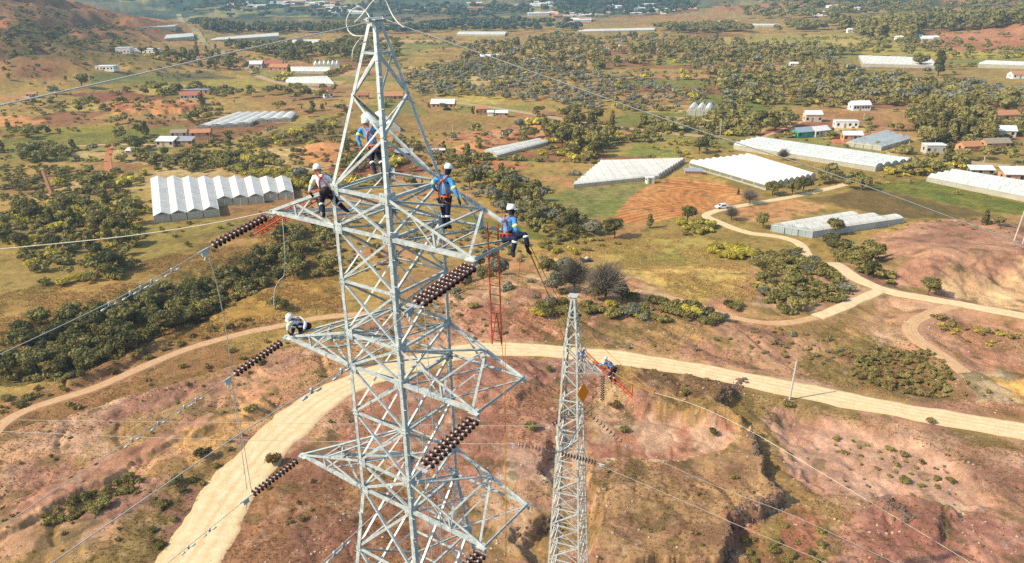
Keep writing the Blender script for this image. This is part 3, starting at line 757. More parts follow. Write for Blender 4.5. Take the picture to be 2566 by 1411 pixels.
for lv, (zt, zb, ll, lf, ty) in enumerate(ARM):
    ha, hb_ = half(zb)
    # pointed arm
    T = tw(-ha-ll, ty-hb_, zb); TIPS[lv, 'L'] = T
    arm = empty('cross_arm', tw(-ha, 0, zb), TH); arm.parent = tower; arm.matrix_parent_inverse = Matrix()
    arm.location = (world_matrix(tower).inverted() @ tw(-ha, 0, zb)); arm.rotation_euler = (0, 0, 0)
    A1, A2, D1, D2 = nd('A', zt), nd('A', zb), nd('D', zt), nd('D', zb); up = Vector((0, 0, 1))
    nf = (A2-T).cross(up).normalized(); nf = -nf if nf.dot(EB) > 0 else nf
    nb = (D2-T).cross(up).normalized(); nb = -nb if nb.dot(EB) < 0 else nb
    m = MB(); m.brace(A1, T, nf, .088, .0); m.brace(D1, T, nb, .088, .0); m.build('upper_chord', STEEL, arm)
    m = MB(); m.brace(A2, T, nf, .105, .004, True); m.brace(D2, T, nb, .105, .004, True); m.build('lower_chord', STEEL, arm)
    m = MB()
    for (u, l, n) in ((A1, A2, nf), (D1, D2, nb)):
        P = lp(u, T, .60); m.brace(P, lp(l, T, .58), n, .06, -.02); m.brace(P, l, n, .085, -.03, True); m.brace(lp(u, T, .3), lp(l, T, .58), n, .05, -.04)
    Pf, Pb = lp(A1, T, .60), lp(D1, T, .60)
    m.brace(Pf, Pb, up, .065, -.01); m.brace(Pf, D1, up, .065, -.03); m.brace(lp(A1, T, .3), Pb, up, .05, -.05)
    Qf, Qb = lp(A2, T, .58), lp(D2, T, .58)
    m.brace(Qf, Qb, up, .06, 0); m.brace(Qf, D2, up, .07, -.02); m.brace(A2, Qb, up, .06, -.03)
    m.build('arm_bracing', STEEL, arm)
    m = MB(); m.box(T+EA*.12-up*.02, EA*.17, EB*.09, up*.01); m.box(T+EA*.04-up*.08, EA*.08, EB*.012, up*.09); m.build('tip_plate', STEEL, arm)
    # wide arm with an outer beam
    F = tw(ha+lf, -hb_, zb); G = tw(ha+lf, hb_, zb); TIPS[lv, 'F'] = F; TIPS[lv, 'G'] = G
    arm = empty('cross_arm', (0, 0, 0)); arm.parent = tower; arm.location = world_matrix(tower).inverted() @ tw(ha, 0, zb)
    B1, B2, C1, C2 = nd('B', zt), nd('B', zb), nd('C', zt), nd('C', zb)
    m = MB(); m.brace(B1, F, -EB, .088, .0, True); m.brace(C1, G, EB, .088, .0); m.build('upper_chord', STEEL, arm)
    m = MB(); m.brace(B2, F, -EB, .11, .004); m.brace(C2, G, EB, .105, .004, True); m.build('lower_chord', STEEL, arm)
    m = MB(); m.brace(F, G, EA, .095, .006, True); m.build('outer_beam', STEEL, arm)
    m = MB(); M_, P_ = lp(B1, F, .52), lp(C1, G, .50)
    TIPS[lv, 'P'] = P_
    m.brace(B1, P_, up, .075, .004); m.brace(M_, P_, up, .08, .004); m.brace(P_, F + (B1-F)*.06, up, .075, .004, True); m.brace(P_, G, up, .05, -.05)
    Mb, Pb_ = lp(B2, F, .54), lp(C2, G, .50)
    m.brace(M_, Mb, -EB, .06, -.02); m.brace(P_, Pb_, EB, .06, -.02); m.brace(Mb, Pb_, up, .06, 0); m.brace(Mb, G, up, .06, -.03)
    m.brace(Mb, C2, up, .07, -.02); m.brace(B2, Pb_, up, .06, -.035)
    m.brace(lp(B1, F, .25), Mb, -EB, .05, -.03, True); m.brace(lp(C1, G, .25), Pb_, EB, .05, -.03)
    m.build('arm_bracing', STEEL, arm)
    for q in (F, G): m = MB(); m.box(q-EA*.1-up*.025, EA*.16, EB*.1, up*.01); m.box(q-up*.09, EA*.07, EB*.012, up*.09); m.build('tip_plate', STEEL, arm)
# gusset plates with bolt heads
for zz in (Z1, Z2, ZM1, Z3, Z4, ZM2, Z5, Z6, low[0], low[1]):
    for k, (sa, sb) in SG.items():
        m = MB(); big = zz in (Z1, Z2, Z3, Z4, Z5, Z6); s = .17 if big else .11
        for e, f in ((EB*sb, EA*sa), (EA*sa, EB*sb)):
            c0 = nd(k, zz) + e*.012 - f*s*.75
            m.box(c0, e*.006, f*s, Vector((0, 0, s*.95)))
            for a in (-.6, 0, .6):
                for b in (-.55, .55): m.box(c0 + f*s*a + Vector((0, 0, s*b)) + e*.012, e*.012, f*.016, Vector((0, 0, .016)))
        m.build('gusset_plate', STEEL, tower)

# ------------------------------------------------------------------ insulator strings, wires
_m = MB(); _m.lathe((0, 0, 0), (0, 0, 1), [(.03,.020),(.06,.022),(.10,.016),(.138,-.004),(.143,-.014),(.134,-.022),(.10,-.008),(.09,-.018),(.07,-.006),(.055,-.016),(.03,-.01)], 18)
DISC = _m.build('disc', PORC, None, True); DISC_ME = DISC.data; bpy.data.objects.remove(DISC)
_m = MB(); _m.lathe((0, 0, 0), (0, 0, 1), [(.018,-.07),(.02,.0),(.048,.01),(.052,.04),(.046,.075),(.02,.09)], 12)
CAPO = _m.build('metal_cap', CAPM, None, True); CAP_ME = CAPO.data; bpy.data.objects.remove(CAPO)
def cable_pts(P, n=12): return [Vector(v) for v in spline([tuple(p) for p in P], n)]
def wire(name, P, r, m, label, cat, group=None, smooth=True, n=10):
    Q = cable_pts(P, n) if smooth else [Vector(p) for p in P]
    b = MB(); b.tube(Q, r, 6); o = b.build(name, m, None, True)
    return tag(o, label, cat, group), Q
def insulators(p0, p1, n, label, cols=1, group='insulator strings', scale=1.0, clamp=True):
    p0, p1 = Vector(p0), Vector(p1); ax = (p1-p0).normalized(); L_ = (p1-p0).length
    root = empty('insulator_string', p0); tag(root, label, 'insulator', group)
    rot = ax.to_track_quat('Z', 'Y').to_euler(); side = ax.cross(Vector((0, 0, 1))).normalized()
    pitch = (L_-.30)/(n); offs = [0] if cols == 1 else [-.115, .115]
    for of in offs:
        for i in range(n):
            q = ax*(.22 + pitch*i) + side*of
            d = meshcopy(DISC_ME, 'disc', root, q, rot); d.scale = (scale*(1.0 if cols == 1 else .86),)*2 + (scale*.85,)
            c = meshcopy(CAP_ME, 'metal_cap', d)
    b = MB()
    b.tube([p0, p0+ax*.12], .022)
    if cols == 2:
        b.box(p0+ax*.13, ax*.04, side*.20, ax.cross(side)*.012); b.box(p1-ax*.02, ax*.05, side*.20, ax.cross(side)*.012)
        for of in offs: b.tube([p0+ax*.13+side*of, p0+ax*.24+side*of], .018); b.tube([p1-ax*.2+side*of, p1-ax*.02+side*of], .018)
    else: b.tube([p0+ax*.1, p0+ax*.25], .016)
    b.build('hanger_link', CAPM, root); b = MB(); b.tube([p1-ax*.14, p1], .018); b.build('socket_link', CAPM, root)
    if clamp:
        b = MB(); b.tube([p1, p1+ax*.34], [.035, .028]); dn = (ax*.35-Vector((0, 0, 1))).normalized()
        b.box(p1+ax*.1-Vector((0, 0, .09)), ax*.11, side*.02, Vector((0, 0, .08))); b.tube([p1+ax*.05-Vector((0, 0, .1)), p1+ax*.05+dn*.34], .024)
        b.build('dead_end_clamp', STEEL, root)
    return ax, side
def dampers(o, Q, pix):
    for (px, py) in pix:
        best = min(range(len(Q)), key=lambda i: (project(Q[i])[0]-px)**2 + (project(Q[i])[1]-py)**2)
        j = min(best+1, len(Q)-1); i = max(j-1, 0)
        d = (Q[j]-Q[i]).normalized(); q = Q[best]; dn = Vector((0, 0, -1))
        b = MB(); b.box(q+dn*.04, d*.03, d.cross(dn).normalized()*.02, dn*.06)
        b.tube([q+dn*.10-d*.20, q+dn*.09, q+dn*.10+d*.20], .008, 5)
        for s in (-1, 1): b.tube([q+dn*.105+d*s*.13, q+dn*.115+d*s*.25], [.03, .026], 8)
        b.build('vibration_damper', STEEL, o, True)
WA = math.radians(236)
GI = 'brown insulator strings of the big tower'; GC = 'bare conductors of the big tower'
nm3 = ['top', 'middle', 'lowest']
for lv, (s, e, conds, dm) in enumerate([
    ((655,545),(520,622),[(300,745),(0,888),(-160,962)],[(425,692),(393,706),(352,727),(322,742),(268,774)]),
    ((700,857),(577,945),[(300,1120),(0,1322),(-110,1398)],[(505,992),(472,1014),(411,1058),(346,1101)]),
    ((735,1158),(622,1247),[(400,1428),(250,1560)],[(524,1330),(470,1374)])]):
    T = TIPS[lv, 'L']; p0 = on_plane(*s, T, WA); p1 = on_plane(*e, T, WA)
    insulators(T + (p0-T)*.1 - Vector((0, 0, .1)), p1, 13, f'single string of brown discs hanging from the {nm3[lv]} pointed arm', 1, GI)
    o, Q = wire('conductor_cable', [p1] + [on_plane(*q, T, WA) for q in conds], .012, CABLE,
                f'bare metal conductor with dampers leaving the {nm3[lv]} pointed arm', 'cable', GC)
    dampers(o, Q, dm); TIPS[lv, 'Lend'] = p1
for lv, (s, e, conds, dm) in enumerate([
    ((1165,672),(1035,768),[(877,910),(590,1095),(130,1411),(-60,1545)],[(862,922),(775,985)]),
    ((1175,1060),(1055,1178),[(900,1326),(690,1515)],[(868,1356),(831,1390)]),
    ((1187,1395),(1080,1515),[(900,1720)],[])]):
    F = TIPS[lv, 'F']; p0 = on_plane(*s, F, WA); p1 = on_plane(*e, F, WA)
    insulators(F + (p0-F)*.1 - Vector((0, 0, .1)), p1, 12, f'double row of brown discs hanging from the {nm3[lv]} wide arm', 2, GI)
    o, Q = wire('conductor_cable', [p1] + [on_plane(*q, F, WA) for q in conds], .012, CABLE,
                f'bare metal conductor running down from the {nm3[lv]} double insulator string', 'cable', GC)
    dampers(o, Q, dm)
# shield wires and the loose coils at the peak
AP = tw(0, 0, ZT+.04); dA = 19.85
q0 = tw(0, -.3, ZT+.06); q1 = tw(0, .3, ZT+.06)
wl_ = [q0, on_plane(898, 62, AP, WA)] + [on_plane(*q, AP, WA) for q in ((640,118),(330,190),(0,264),(-140,292))]
wire('shield_wire', wl_, .016, CABLE_P, 'steel shield wire running from the tower peak over the left hills', 'cable', 'shield wires')
WB = math.radians(14)
wr_ = [q1, on_plane(1000, 62, AP, WB)] + [on_plane(*q, AP, WB) for q in ((1300,168),(1700,310),(2130,452),(2540,604),(2700,668))]
wire('shield_wire', wr_, .016, CABLE_P, 'steel shield wire running from the tower peak down to the right', 'cable', 'shield wires')
def flat(P, d, dd=0.0): return [at(x, y, d + dd*math.sin(i*1.1)) for i, (x, y) in enumerate(P)]
wire('cable_coil', flat([(926,44),(922,36),(912,24),(898,18),(883,24),(872,40),(868,58),(873,76),(882,86),(892,90),(912,91)], dA, .05), .017, CABLE_P, 'small loose loop of cable beside the tower peak', 'cable')
wire('cable_loop', flat([(889,56),(905,40),(918,24),(930,8),(944,-4),(958,-7),(968,4),(976,22),(985,40),(998,57),(1012,69)], dA, .05), .017, CABLE_P, 'large loose loop of cable arching over the tower peak', 'cable')
wire('cable_tail', flat([(918,90),(908,93),(899,102),(890,115),(884,130),(883,146)], dA+.2), [.02]*51, CABLE, 'curved loose cable end hanging left of the tower peak', 'cable')
T = TIPS[0, 'L']
wire('pulling_rope', [T] + [on_plane(*q, T, math.radians(186)) for q in ((520,562),(300,594),(0,624),(-120,634))], .016, ROPE_W, 'pale rope running straight from the top pointed arm to the left', 'rope')
d1 = 21.4
wire('hanging_rope', [at(x, y, 23.0) for x, y in ((708,548),(711,590),(714,640),(712,688),(700,703),(690,722),(686,748),(688,772))], .014, CABLE, 'hooked rope end dangling below the top pointed arm', 'rope')
a, b = TIPS[0, 'Lend'], TIPS[1, 'Lend']
wire('jumper_cable', [a - Vector((0, 0, .3)), lp(a, b, .3)+Vector((.10, 0, 0)), lp(a, b, .7)+Vector((.12, 0, 0)), b+Vector((.05, 0, .15))], .013, CABLE, 'slack jumper cable between the two upper single insulator strings', 'cable', 'slack jumpers')
a, b = TIPS[1, 'Lend'], TIPS[2, 'Lend']
for s, t in ((0.0, 'first'), (.12, 'second')):
    wire('jumper_cable', [a - Vector((0, 0, .3)), lp(a, b, .4)+Vector((.02+s*.6, 0, 0)), lp(a, b, .95)+Vector((s*1.2, 0, .1))], .012, CABLE,
         'one of two slack jumper cables down to the lowest single string', 'cable', 'slack jumpers pair')
# ------------------------------------------------------------------ the second, narrow lattice tower
T2 = ground0(1425, 1600) if False else None
MX, MY = at(1437, 742, 46.0).x, at(1437, 742, 46.0).y
MT = at(1437, 742, 46.0).z; MG = Hs(MX, MY)
PH = math.radians(-21); FA = Vector((math.cos(PH), math.sin(PH), 0)); FB = Vector((-math.sin(PH), math.cos(PH), 0))
def mw(a, b, z): return Vector((MX, MY, z)) + FA*a + FB*b
def mh(z):
    t = MT-z
    return (.13 + t*.10 if t < 3.4 else .47 + (t-3.4)*.041)
def mn(k, z): h = mh(z); return mw(SG[k][0]*h, SG[k][1]*h, z)
mast = empty('transmission_tower', (MX, MY, MG), PH)
tag(mast, 'slim weathered lattice tower standing lower down beside the pale road', 'lattice tower')
for k, (sa, sb) in SG.items():
    m = MB()
    for za, zb in ((MG+.02, MT-3.4), (MT-3.4, MT)): m.angle(mn(k, za), mn(k, zb), -FA*sa, -FB*sb, .125)
    m.build('leg', STEEL_B, mast)
LV = [MT-.5]; dz = .85
while LV[-1] > MG+1.5: LV.append(LV[-1]-dz); dz *= 1.035
LV[-1] = MG+.3
for p, q, n0 in (('A','B',-FB), ('B','C',FA), ('C','D',FB), ('D','A',-FA)):
    m = MB()
    for j, (za, zb) in enumerate(zip(LV[:-1], LV[1:])):
        if j % 2: m.brace(mn(p, za), mn(q, zb), n0, .07, -.015)
        else: m.brace(mn(q, za), mn(p, zb), n0, .07, -.015, True)
        if j % 3 == 1 or mh(zb) > .8:
            a_, b_ = (mn(q, za), mn(p, zb)) if j % 2 else (mn(p, za), mn(q, zb)); m.brace(a_, b_, n0, .06, -.03)
        if j % 2 == 0 or mh(zb) > .8: m.brace(mn(p, zb), mn(q, zb), n0, .065, .003)
    m.build('face_bracing', STEEL_B, mast)
m = MB(); m.box(mw(0, 0, MT+.04), FA*.30, FB*.26, Vector((0, 0, .035))); m.box(mw(0, 0, MT-.12), FA*.16, FB*.16, Vector((0, 0, .12))); m.build('peak_cap', STEEL_B, mast)
def zrow(py):   # height on the tower axis seen at this photo row
    v = ray(1437, py); return CAMZ + v[2]*(MY/v[1])
MTIP = {}
for nm, py, ln, sd in (('far', 1052, 1.9, 1), ('near', 1066, 1.7, -1), ('high', 905, 1.5, 1)):
    zb = zrow(py+18); zt = zb+.9; T = (mw(0, 0, zb) + FB*sd*(mh(zb)+ln)) if nm != 'high' else mw(mh(zb)+ln, 0, zb)
    MTIP[nm] = T
    ks = (('D','C') if sd > 0 else ('A','B')) if nm != 'high' else ('B','C')
    arm = empty('cross_arm', (0, 0, 0)); arm.parent = mast; arm.location = world_matrix(mast).inverted() @ mw(0, 0, zb)
    m = MB()
    for kk in ks: m.brace(mn(kk, zt), T, Vector((.3, -1, .2)), .075, 0)
    m.build('upper_chord', STEEL_B, arm); m = MB()
    for kk in ks: m.brace(mn(kk, zb), T, Vector((.3, -1, .1)), .09, .002, True)
    m.build('lower_chord', STEEL_B, arm); m = MB()
    for t in (.3, .6):
        a, b = [lp(mn(kk, zb), T, t) for kk in ks]; c_, d_ = [lp(mn(kk, zt), T, t) for kk in ks]
        for p, q in ((a, b), (a, c_), (b, d_), (c_, d_), (a, mn(ks[0], zt)), (b, mn(ks[1], zt))): m.brace(p, q, Vector((0, 0, 1)) if abs((p-q).normalized().z) < .8 else FA, .05, -.01)
    m.build('arm_bracing', STEEL_B, arm)
def plate(px, py, d, label, s=.34):
    c_ = at(px, py, d); u = (FA*.55+FB*.5).normalized(); m = MB(); m.box(c_, (u*s*.5+Vector((0, 0, s*.9))), (u*s*.5-Vector((0, 0, s*.9))), u.cross(Vector((0, 0, 1)))*.008)
    o = m.build('warning_plate', ORANGE, None); tag(o, label, 'sign')
plate(1461, 985, 47.6, 'orange diamond plate bolted to the right leg of the slim tower', .42)
plate(1408, 980, 49.6, 'orange diamond plate half hidden behind the left leg of the slim tower', .34)
plate(1438, 1413, 54.5, 'orange plate low down on the slim tower', .34)
GI2 = 'insulator strings of the slim tower'; GC2 = 'conductors of the slim tower'
WL, WR = math.radians(174), math.radians(-24)
def mstr(T, s, e, ang, cond, lab, clab, n=12):
    p0 = on_plane(*s, T, ang); p1 = on_plane(*e, T, ang)
    insulators(p0 if (p0-T).length < .8 else T, p1, n, lab, 1, GI2, 1.2)
    if cond: wire('conductor_cable', [p1] + [on_plane(*q, T, ang) for q in cond], .014, CABLE, clab, 'cable', GC2)
mstr(MTIP['far'], (1448,1068), (1378,1068), WL, [(1000,1064),(500,1058),(0,1052),(-150,1050)], 'brown string pointing left from the far arm of the slim tower', 'thin wire running left from the far arm of the slim tower', 10)
mstr(MTIP['near'], (1378,1113), (1290,1113), WL, [(900,1108),(420,1098),(50,1083),(-150,1076)], 'brown string pointing left from the near arm of the slim tower', 'thin wire running left from the near arm of the slim tower')
mstr(MTIP['far'], (1478,1070), (1566,1114), WR, [(1625,1142),(1804,1222),(1992,1294),(2233,1406),(2420,1490)], 'brown string sloping right from the far arm of the slim tower', 'thin wire sloping right from the far arm of the slim tower')
mstr(MTIP['near'], (1436,1128), (1502,1162), WR, [(1536,1180),(1688,1245),(1840,1312),(2072,1411),(2250,1490)], 'brown string sloping right from the near arm of the slim tower', 'thin wire sloping right from the near arm of the slim tower')
hp = MTIP['high']; insulators(hp, hp - Vector((0, .15, 2.05)), 11, 'brown string hanging straight down beside the worker on the slim tower', 1, GI2, .95, False)

# ------------------------------------------------------------------ red ladders and booms
def ladder(name, rails, label, cat, n, r=.022, rr=.012, m=RED):
    root = empty(name, rails[0][0]); tag(root, label, cat)
    for p, q in rails: b = MB(); b.tube([p, q], r, 6); b.build('rail', m, root)
    b = MB(); nr = len(rails)
    for i in range(n):
        t = (i+.5)/n; t2 = min(1, (i+1.2)/n)
        P = [lp(p, q, t) for p, q in rails]; Qn = [lp(p, q, t2) for p, q in rails]
        for a in range(nr if nr > 2 else 1):
            b.tube([P[a], P[(a+1) % nr]], rr, 5)
            if nr > 2 and i % 2 == 0: b.tube([P[a], Qn[(a+1) % nr]], rr*.8, 5)
    b.build('rungs', m, root); return root
def drop(p, py):    # plumb line from p down to photo row py
    lo, hi = 0.0, 30.0
    for _ in range(40):
        md = .5*(lo+hi)
        if project(p - Vector((0, 0, md)))[1] < py: lo = md
        else: hi = md
    return p - Vector((0, 0, lo))
a, b = at(1221, 555, 20.6), at(1247, 560, 20.7)
a2, b2 = drop(a, 862), drop(b, 866)
a2 = a2 + Vector((.05, 0, 0)); b2 = b2 + Vector((.05, 0, 0))
ladder('hanging_ladder', [(a, a2), (b, b2)], 'long red steel ladder hanging from the top wide arm', 'ladder', 13)
b = MB(); q = lp(a, a2, .72); w = lp(a, a2, .86)
rt = empty('ladder_stay', q); tag(rt, 'red bracket braced across the lower end of the hanging ladder', 'bracket')
b.tube([q+Vector((.16,-.1,0)), a2+Vector((0,0,.02))], .016); b.tube([q+Vector((.16,-.1,0)), b2], .016); b.build('stay', RED, rt)
u0, u1 = at(805, 486, 22.7), at(636, 588, 24.3); sd = Vector((.16, .1, -.05)); up3 = Vector((.05, .02, .2))
ladder('lattice_boom', [(u0, u1), (u0+sd, u1+sd), (u0+up3, u1+up3)], 'red lattice boom pushed out under the top pointed arm', 'boom', 12, .02)
u0, u1 = at(1466, 888, 47.0), at(1583, 997, 46.2); sd = Vector((.12, .2, 0)); up3 = Vector((.02, .05, .24))
ladder('lattice_boom', [(u0, u1), (u0+sd, u1+sd), (u0+up3, u1+up3)], 'red lattice boom from the slim tower with a worker kneeling on it', 'boom', 14, .025, .014)
BOOM = (u0, u1)
b = MB(); b.tube([u1, u1+Vector((.02, 0, .95))], .03); b.tube([u1+Vector((-.02, 0, .95)), u1+Vector((.1, .1, .2))], .014)
tag(b.build('boom_post', RED, None), 'red upright post at the outer end of the boom', 'post')
# ropes
def rope(P, r, m, label, group=None): return wire('rope', P, r, m, label, 'rope', group)
rope([at(1318, 612, 20.7), at(1352, 690, 25.5), at(1392, 770, 33), at(1440, 850, 47.0)], .014, ROPE_O, 'orange rope from the seated worker down to the slim tower', 'orange ropes to the slim tower')
rope([at(1330, 618, 20.7), at(1366, 690, 26), at(1405, 760, 34), at(1470, 884, 47.0)], .013, ROPE_O, 'orange rope from the seated worker down to the slim tower', 'orange ropes to the slim tower')
rope([at(1322, 618, 20.8), at(1372, 735, 24), at(1398, 800, 28), at(1416, 860, 33)], .012, ROPE_O, 'orange rope from the seated worker down to the slim tower', 'orange ropes to the slim tower')
p = at(1306, 628, 20.6); rope([p, drop(p, 700)+Vector((-.08,0,0)), drop(p, 745)+Vector((-.15,0,0))], .01, ROPE_O, 'short orange rope end below the seated worker')
p = at(1266, 858, 20.7); rope([p, lp(p, drop(p, 1200), .5)+Vector((-.03,0,0)), drop(p, 1440)+Vector((-.08,0,0))], .010, ROPE_O, 'orange hand line hanging from the foot of the red ladder', 'hand lines below the ladder')
p = at(1258, 862, 20.9); rope([p, lp(p, drop(p, 1200), .5)+Vector((.03,0,0)), drop(p, 1440)+Vector((-.03,0,0))], .010, ROPE_O, 'orange hand line hanging from the foot of the red ladder', 'hand lines below the ladder')
rope([at(1441, 790, 46.9), at(1520, 880, 46.5), at(1642, 984, 46)], .02, ROPE_O, 'upper orange stay rope from the slim tower to the boom end')
rope([at(1470, 885, 46.9), at(1530, 930, 46.5), at(1600, 968, 46.1), at(1640, 984, 46)], .026, ROPE_O, 'thick orange rope held by the kneeling worker')
rope([at(1640, 984, 46), at(1750, 1018, 44), at(1871, 1075, 41), at(2000, 1150, 38), at(2300, 1330, 33), at(2480, 1440, 31)], .011, ROPE_W, 'pale pulling rope running on from the boom end to the right')
for (px, py, y1, d) in ((1061, 740, 1411, 20.3), (1042, 905, 1411, 20.6)):
    p = at(px, py, d); rope([p, lp(p, drop(p, y1), .5)+Vector((.05, 0, 0)), drop(p, y1+40)+Vector((.1, 0, 0))], .011, CABLE, 'grey line hanging inside the big tower behind the double strings', 'grey lines inside the big tower')
b = MB(); q = [at(x, y, 21.6) for x, y in ((846,458),(852,452),(858,460),(866,452),(874,457),(882,447),(888,452),(893,444))]
b.tube(q, [.03,.045,.03,.05,.035,.045,.04,.03], 6); tag(b.build('sling', YELLOW, None), 'yellow webbing sling bundled on the beam at the foot of the peak', 'sling')

# ------------------------------------------------------------------ people
def skin(name, J, E, mat_, parent=None, sub=1, root=0):
    """J: name -> (point, radius); E: bone list. One continuous surface grown over the bones."""
    idx = {k: i for i, k in enumerate(J)}
    me = bpy.data.meshes.new(name); me.from_pydata([tuple(J[k][0]) for k in J], [(idx[a], idx[b]) for a, b in E], [])
    o = bpy.data.objects.new(name, me); COL.objects.link(o)
    md = o.modifiers.new('s', 'SKIN'); md.use_smooth_shade = True
    if not me.skin_vertices: pass
    for k, v in zip(J, me.skin_vertices[0].data):
        r = J[k][1]; v.radius = r if isinstance(r, tuple) else (r, r); v.use_root = (idx[k] == root)
    ss = o.modifiers.new('u', 'SUBSURF'); ss.levels = sub; ss.render_levels = sub
    dg = bpy.context.evaluated_depsgraph_get(); ev = o.evaluated_get(dg)
    nm = bpy.data.meshes.new_from_object(ev); nm.name = name
    bpy.data.objects.remove(o); bpy.data.meshes.remove(me)
    nm.materials.clear(); nm.materials.append(mat_)
    if parent is not None: nm.transform(world_matrix(parent).inverted())
    return link(bpy.data.objects.new(name, nm), parent)
def worker(label, d0, J, jacket, strap, face, gear=(), cuff=REFY, glove=BLACK, pack=False, trous=NAVY, mask=False, hs=1.0):
    """J: joint -> (px, py, metres farther than d0); face: world heading of the head, e.g. (1,-.3,-.2)."""
    P = {k: at(v[0], v[1], d0 + (v[2] if len(v) > 2 else 0)) for k, v in J.items()}
    f = Vector(face).normalized(); up = (P['head']-P['neck']).normalized()
    up = (up*.6 + Vector((0, 0, .6))).normalized(); f = (f - up*f.dot(up)).normalized(); rt = f.cross(up)
    root = empty('person', (P['aL']+P['aR'])/2); tag(root, label, 'person', 'line workers on the towers')
    H_ = P['neck'] + up*.165 + f*.02; hd = H_
    # body, one continuous surface with face, fingers and feet
    B = {'pelvis': (P['pelvis'], (.145, .115)), 'waist': (lp(P['pelvis'], P['chest'], .45), (.135, .105)), 'chest': (P['chest'], (.165, .12)),
         'base': (lp(P['chest'], P['neck'], .7), (.10, .075)), 'neck': (P['neck'], .056), 'jaw': (P['neck'] + up*.075 + f*.025, (.062, .072)), 'head': (hd, (.078, .094)), 'crown': (hd + up*.085 - f*.01, (.055, .07)),
         'nose': (hd - up*.012 + f*.112, .012), 'chin': (hd - up*.085 + f*.078, .022)}
    E = [('pelvis','waist'),('waist','chest'),('chest','base'),('base','neck'),('neck','jaw'),('jaw','head'),('head','crown'),('head','nose'),('jaw','chin')]
    for s, g in (('L', -1), ('R', 1)):
        B['ear'+s] = (hd + rt*g*.092 - up*.005, .014); E.append(('head', 'ear'+s))
        hn = (P['h'+s]-P['w'+s]); hn = hn.normalized() if hn.length > .02 else (P['w'+s]-P['e'+s]).normalized()
        B.update({'s'+s: (P['s'+s], .068), 'e'+s: (P['e'+s], .046), 'w'+s: (P['w'+s], .031), 'p'+s: (P['w'+s]+hn*.055, (.040, .022)), 'k'+s: (P['w'+s]+hn*.10, (.042, .018))})
        E += [('base','s'+s),('s'+s,'e'+s),('e'+s,'w'+s),('w'+s,'p'+s),('p'+s,'k'+s)]
        sdv = hn.cross(f if abs(hn.dot(f)) < .9 else up).normalized(); cv = hn.cross(sdv).normalized()
        for i, (o_, l) in enumerate(((-.030, .066), (-.010, .078), (.011, .072), (.030, .056))):
            a_ = P['w'+s]+hn*.105+sdv*o_
            B[f'f{i}{s}'] = (a_+hn*l*.5+cv*.012, .0092); B[f'g{i}{s}'] = (a_+hn*l*.8+cv*.035, .008)
            E += [('k'+s, f'f{i}{s}'), (f'f{i}{s}', f'g{i}{s}')]
        B['t'+s] = (P['w'+s]+hn*.05+sdv*.055*-g, .012); B['u'+s] = (P['w'+s]+hn*.095+sdv*.066*-g+cv*.02, .0095); E += [('p'+s, 't'+s), ('t'+s, 'u'+s)]
        B.update({'j'+s: (P['j'+s], .098), 'n'+s: (P['n'+s], .064), 'a'+s: (P['a'+s], .043), 'o'+s: (P['o'+s], (.045, .032))})
        E += [('pelvis','j'+s),('j'+s,'n'+s),('n'+s,'a'+s),('a'+s,'o'+s)]
    skin('body', B, E, NAVY if mask else SKIN, root, 1)
    g_ = .022
    V = {k: (B[k][0], (B[k][1][0]+g_, B[k][1][1]+g_) if isinstance(B[k][1], tuple) else B[k][1]+g_) for k in ('pelvis','waist','chest','base','sL','sR','eL','eR')}
    V['pelvis'] = (lp(P['pelvis'], P['chest'], .06), (.155, .125)); 
    Ej = [('pelvis','waist'),('waist','chest'),('chest','base'),('base','sL'),('sL','eL'),('base','sR'),('sR','eR')]
    V['col'] = (lp(P['base'] if 'base' in P else B['base'][0], P['neck'], .8), .078); Ej.append(('base', 'col'))
    for s in 'LR': V['w'+s] = (lp(P['e'+s], P['w'+s], .95), .046); Ej.append(('e'+s, 'w'+s))
    skin('jacket', V, Ej, jacket, root, 2)
    V = {'pelvis': (P['pelvis'], (.150, .125))}; Et = []
    for s in 'LR':
        V.update({'j'+s: (P['j'+s], .112), 'm'+s: (lp(P['j'+s], P['n'+s], .5), .098), 'n'+s: (P['n'+s], .078), 'c'+s: (lp(P['n'+s], P['a'+s], .4), .075), 'a'+s: (lp(P['n'+s], P['a'+s], .94), .066)})
        Et += [('pelvis','j'+s),('j'+s,'m'+s),('m'+s,'n'+s),('n'+s,'c'+s),('c'+s,'a'+s)]
    skin('trousers', V, Et, trous, root, 2)
    for s in 'LR':
        dn = (P['a'+s]-P['n'+s]).normalized(); toe = P['o'+s]
        skin('boot', {'a': (P['a'+s]-dn*.10, .056), 'b': (P['a'+s]+dn*.03, .056), 'c': (lp(P['a'+s], toe, .55)+dn*.045, (.048, .04)), 'd': (toe+dn*.04, (.045, .03)), 'e': (lp(P['a'+s], toe, -.25)+dn*.045, .04)},
             [('a','b'),('b','c'),('c','d'),('b','e')], BLACK, root, 1)
        if glove is not None:
            hn = (P['h'+s]-P['w'+s]); hn = hn.normalized() if hn.length > .02 else (P['w'+s]-P['e'+s]).normalized()
            Gj = {k: (B[k+s][0], (B[k+s][1]+.005) if not isinstance(B[k+s][1], tuple) else (B[k+s][1][0]+.006, B[k+s][1][1]+.006)) for k in ('w','p','k','f0','g0','f1','g1','f2','g2','f3','g3','t','u')}
            skin('glove', Gj, [('w','p'),('p','k'),('p','t'),('t','u')] + [x for i in range(4) for x in (('k', f'f{i}'), (f'f{i}', f'g{i}'))], glove, root, 1)
        # reflective bands
        b = MB(); k0 = lp(P['n'+s], P['a'+s], .18); b.tube([k0-dn*.025, k0+dn*.03], .088, 12); b.build('leg_band', REFL, root, True)
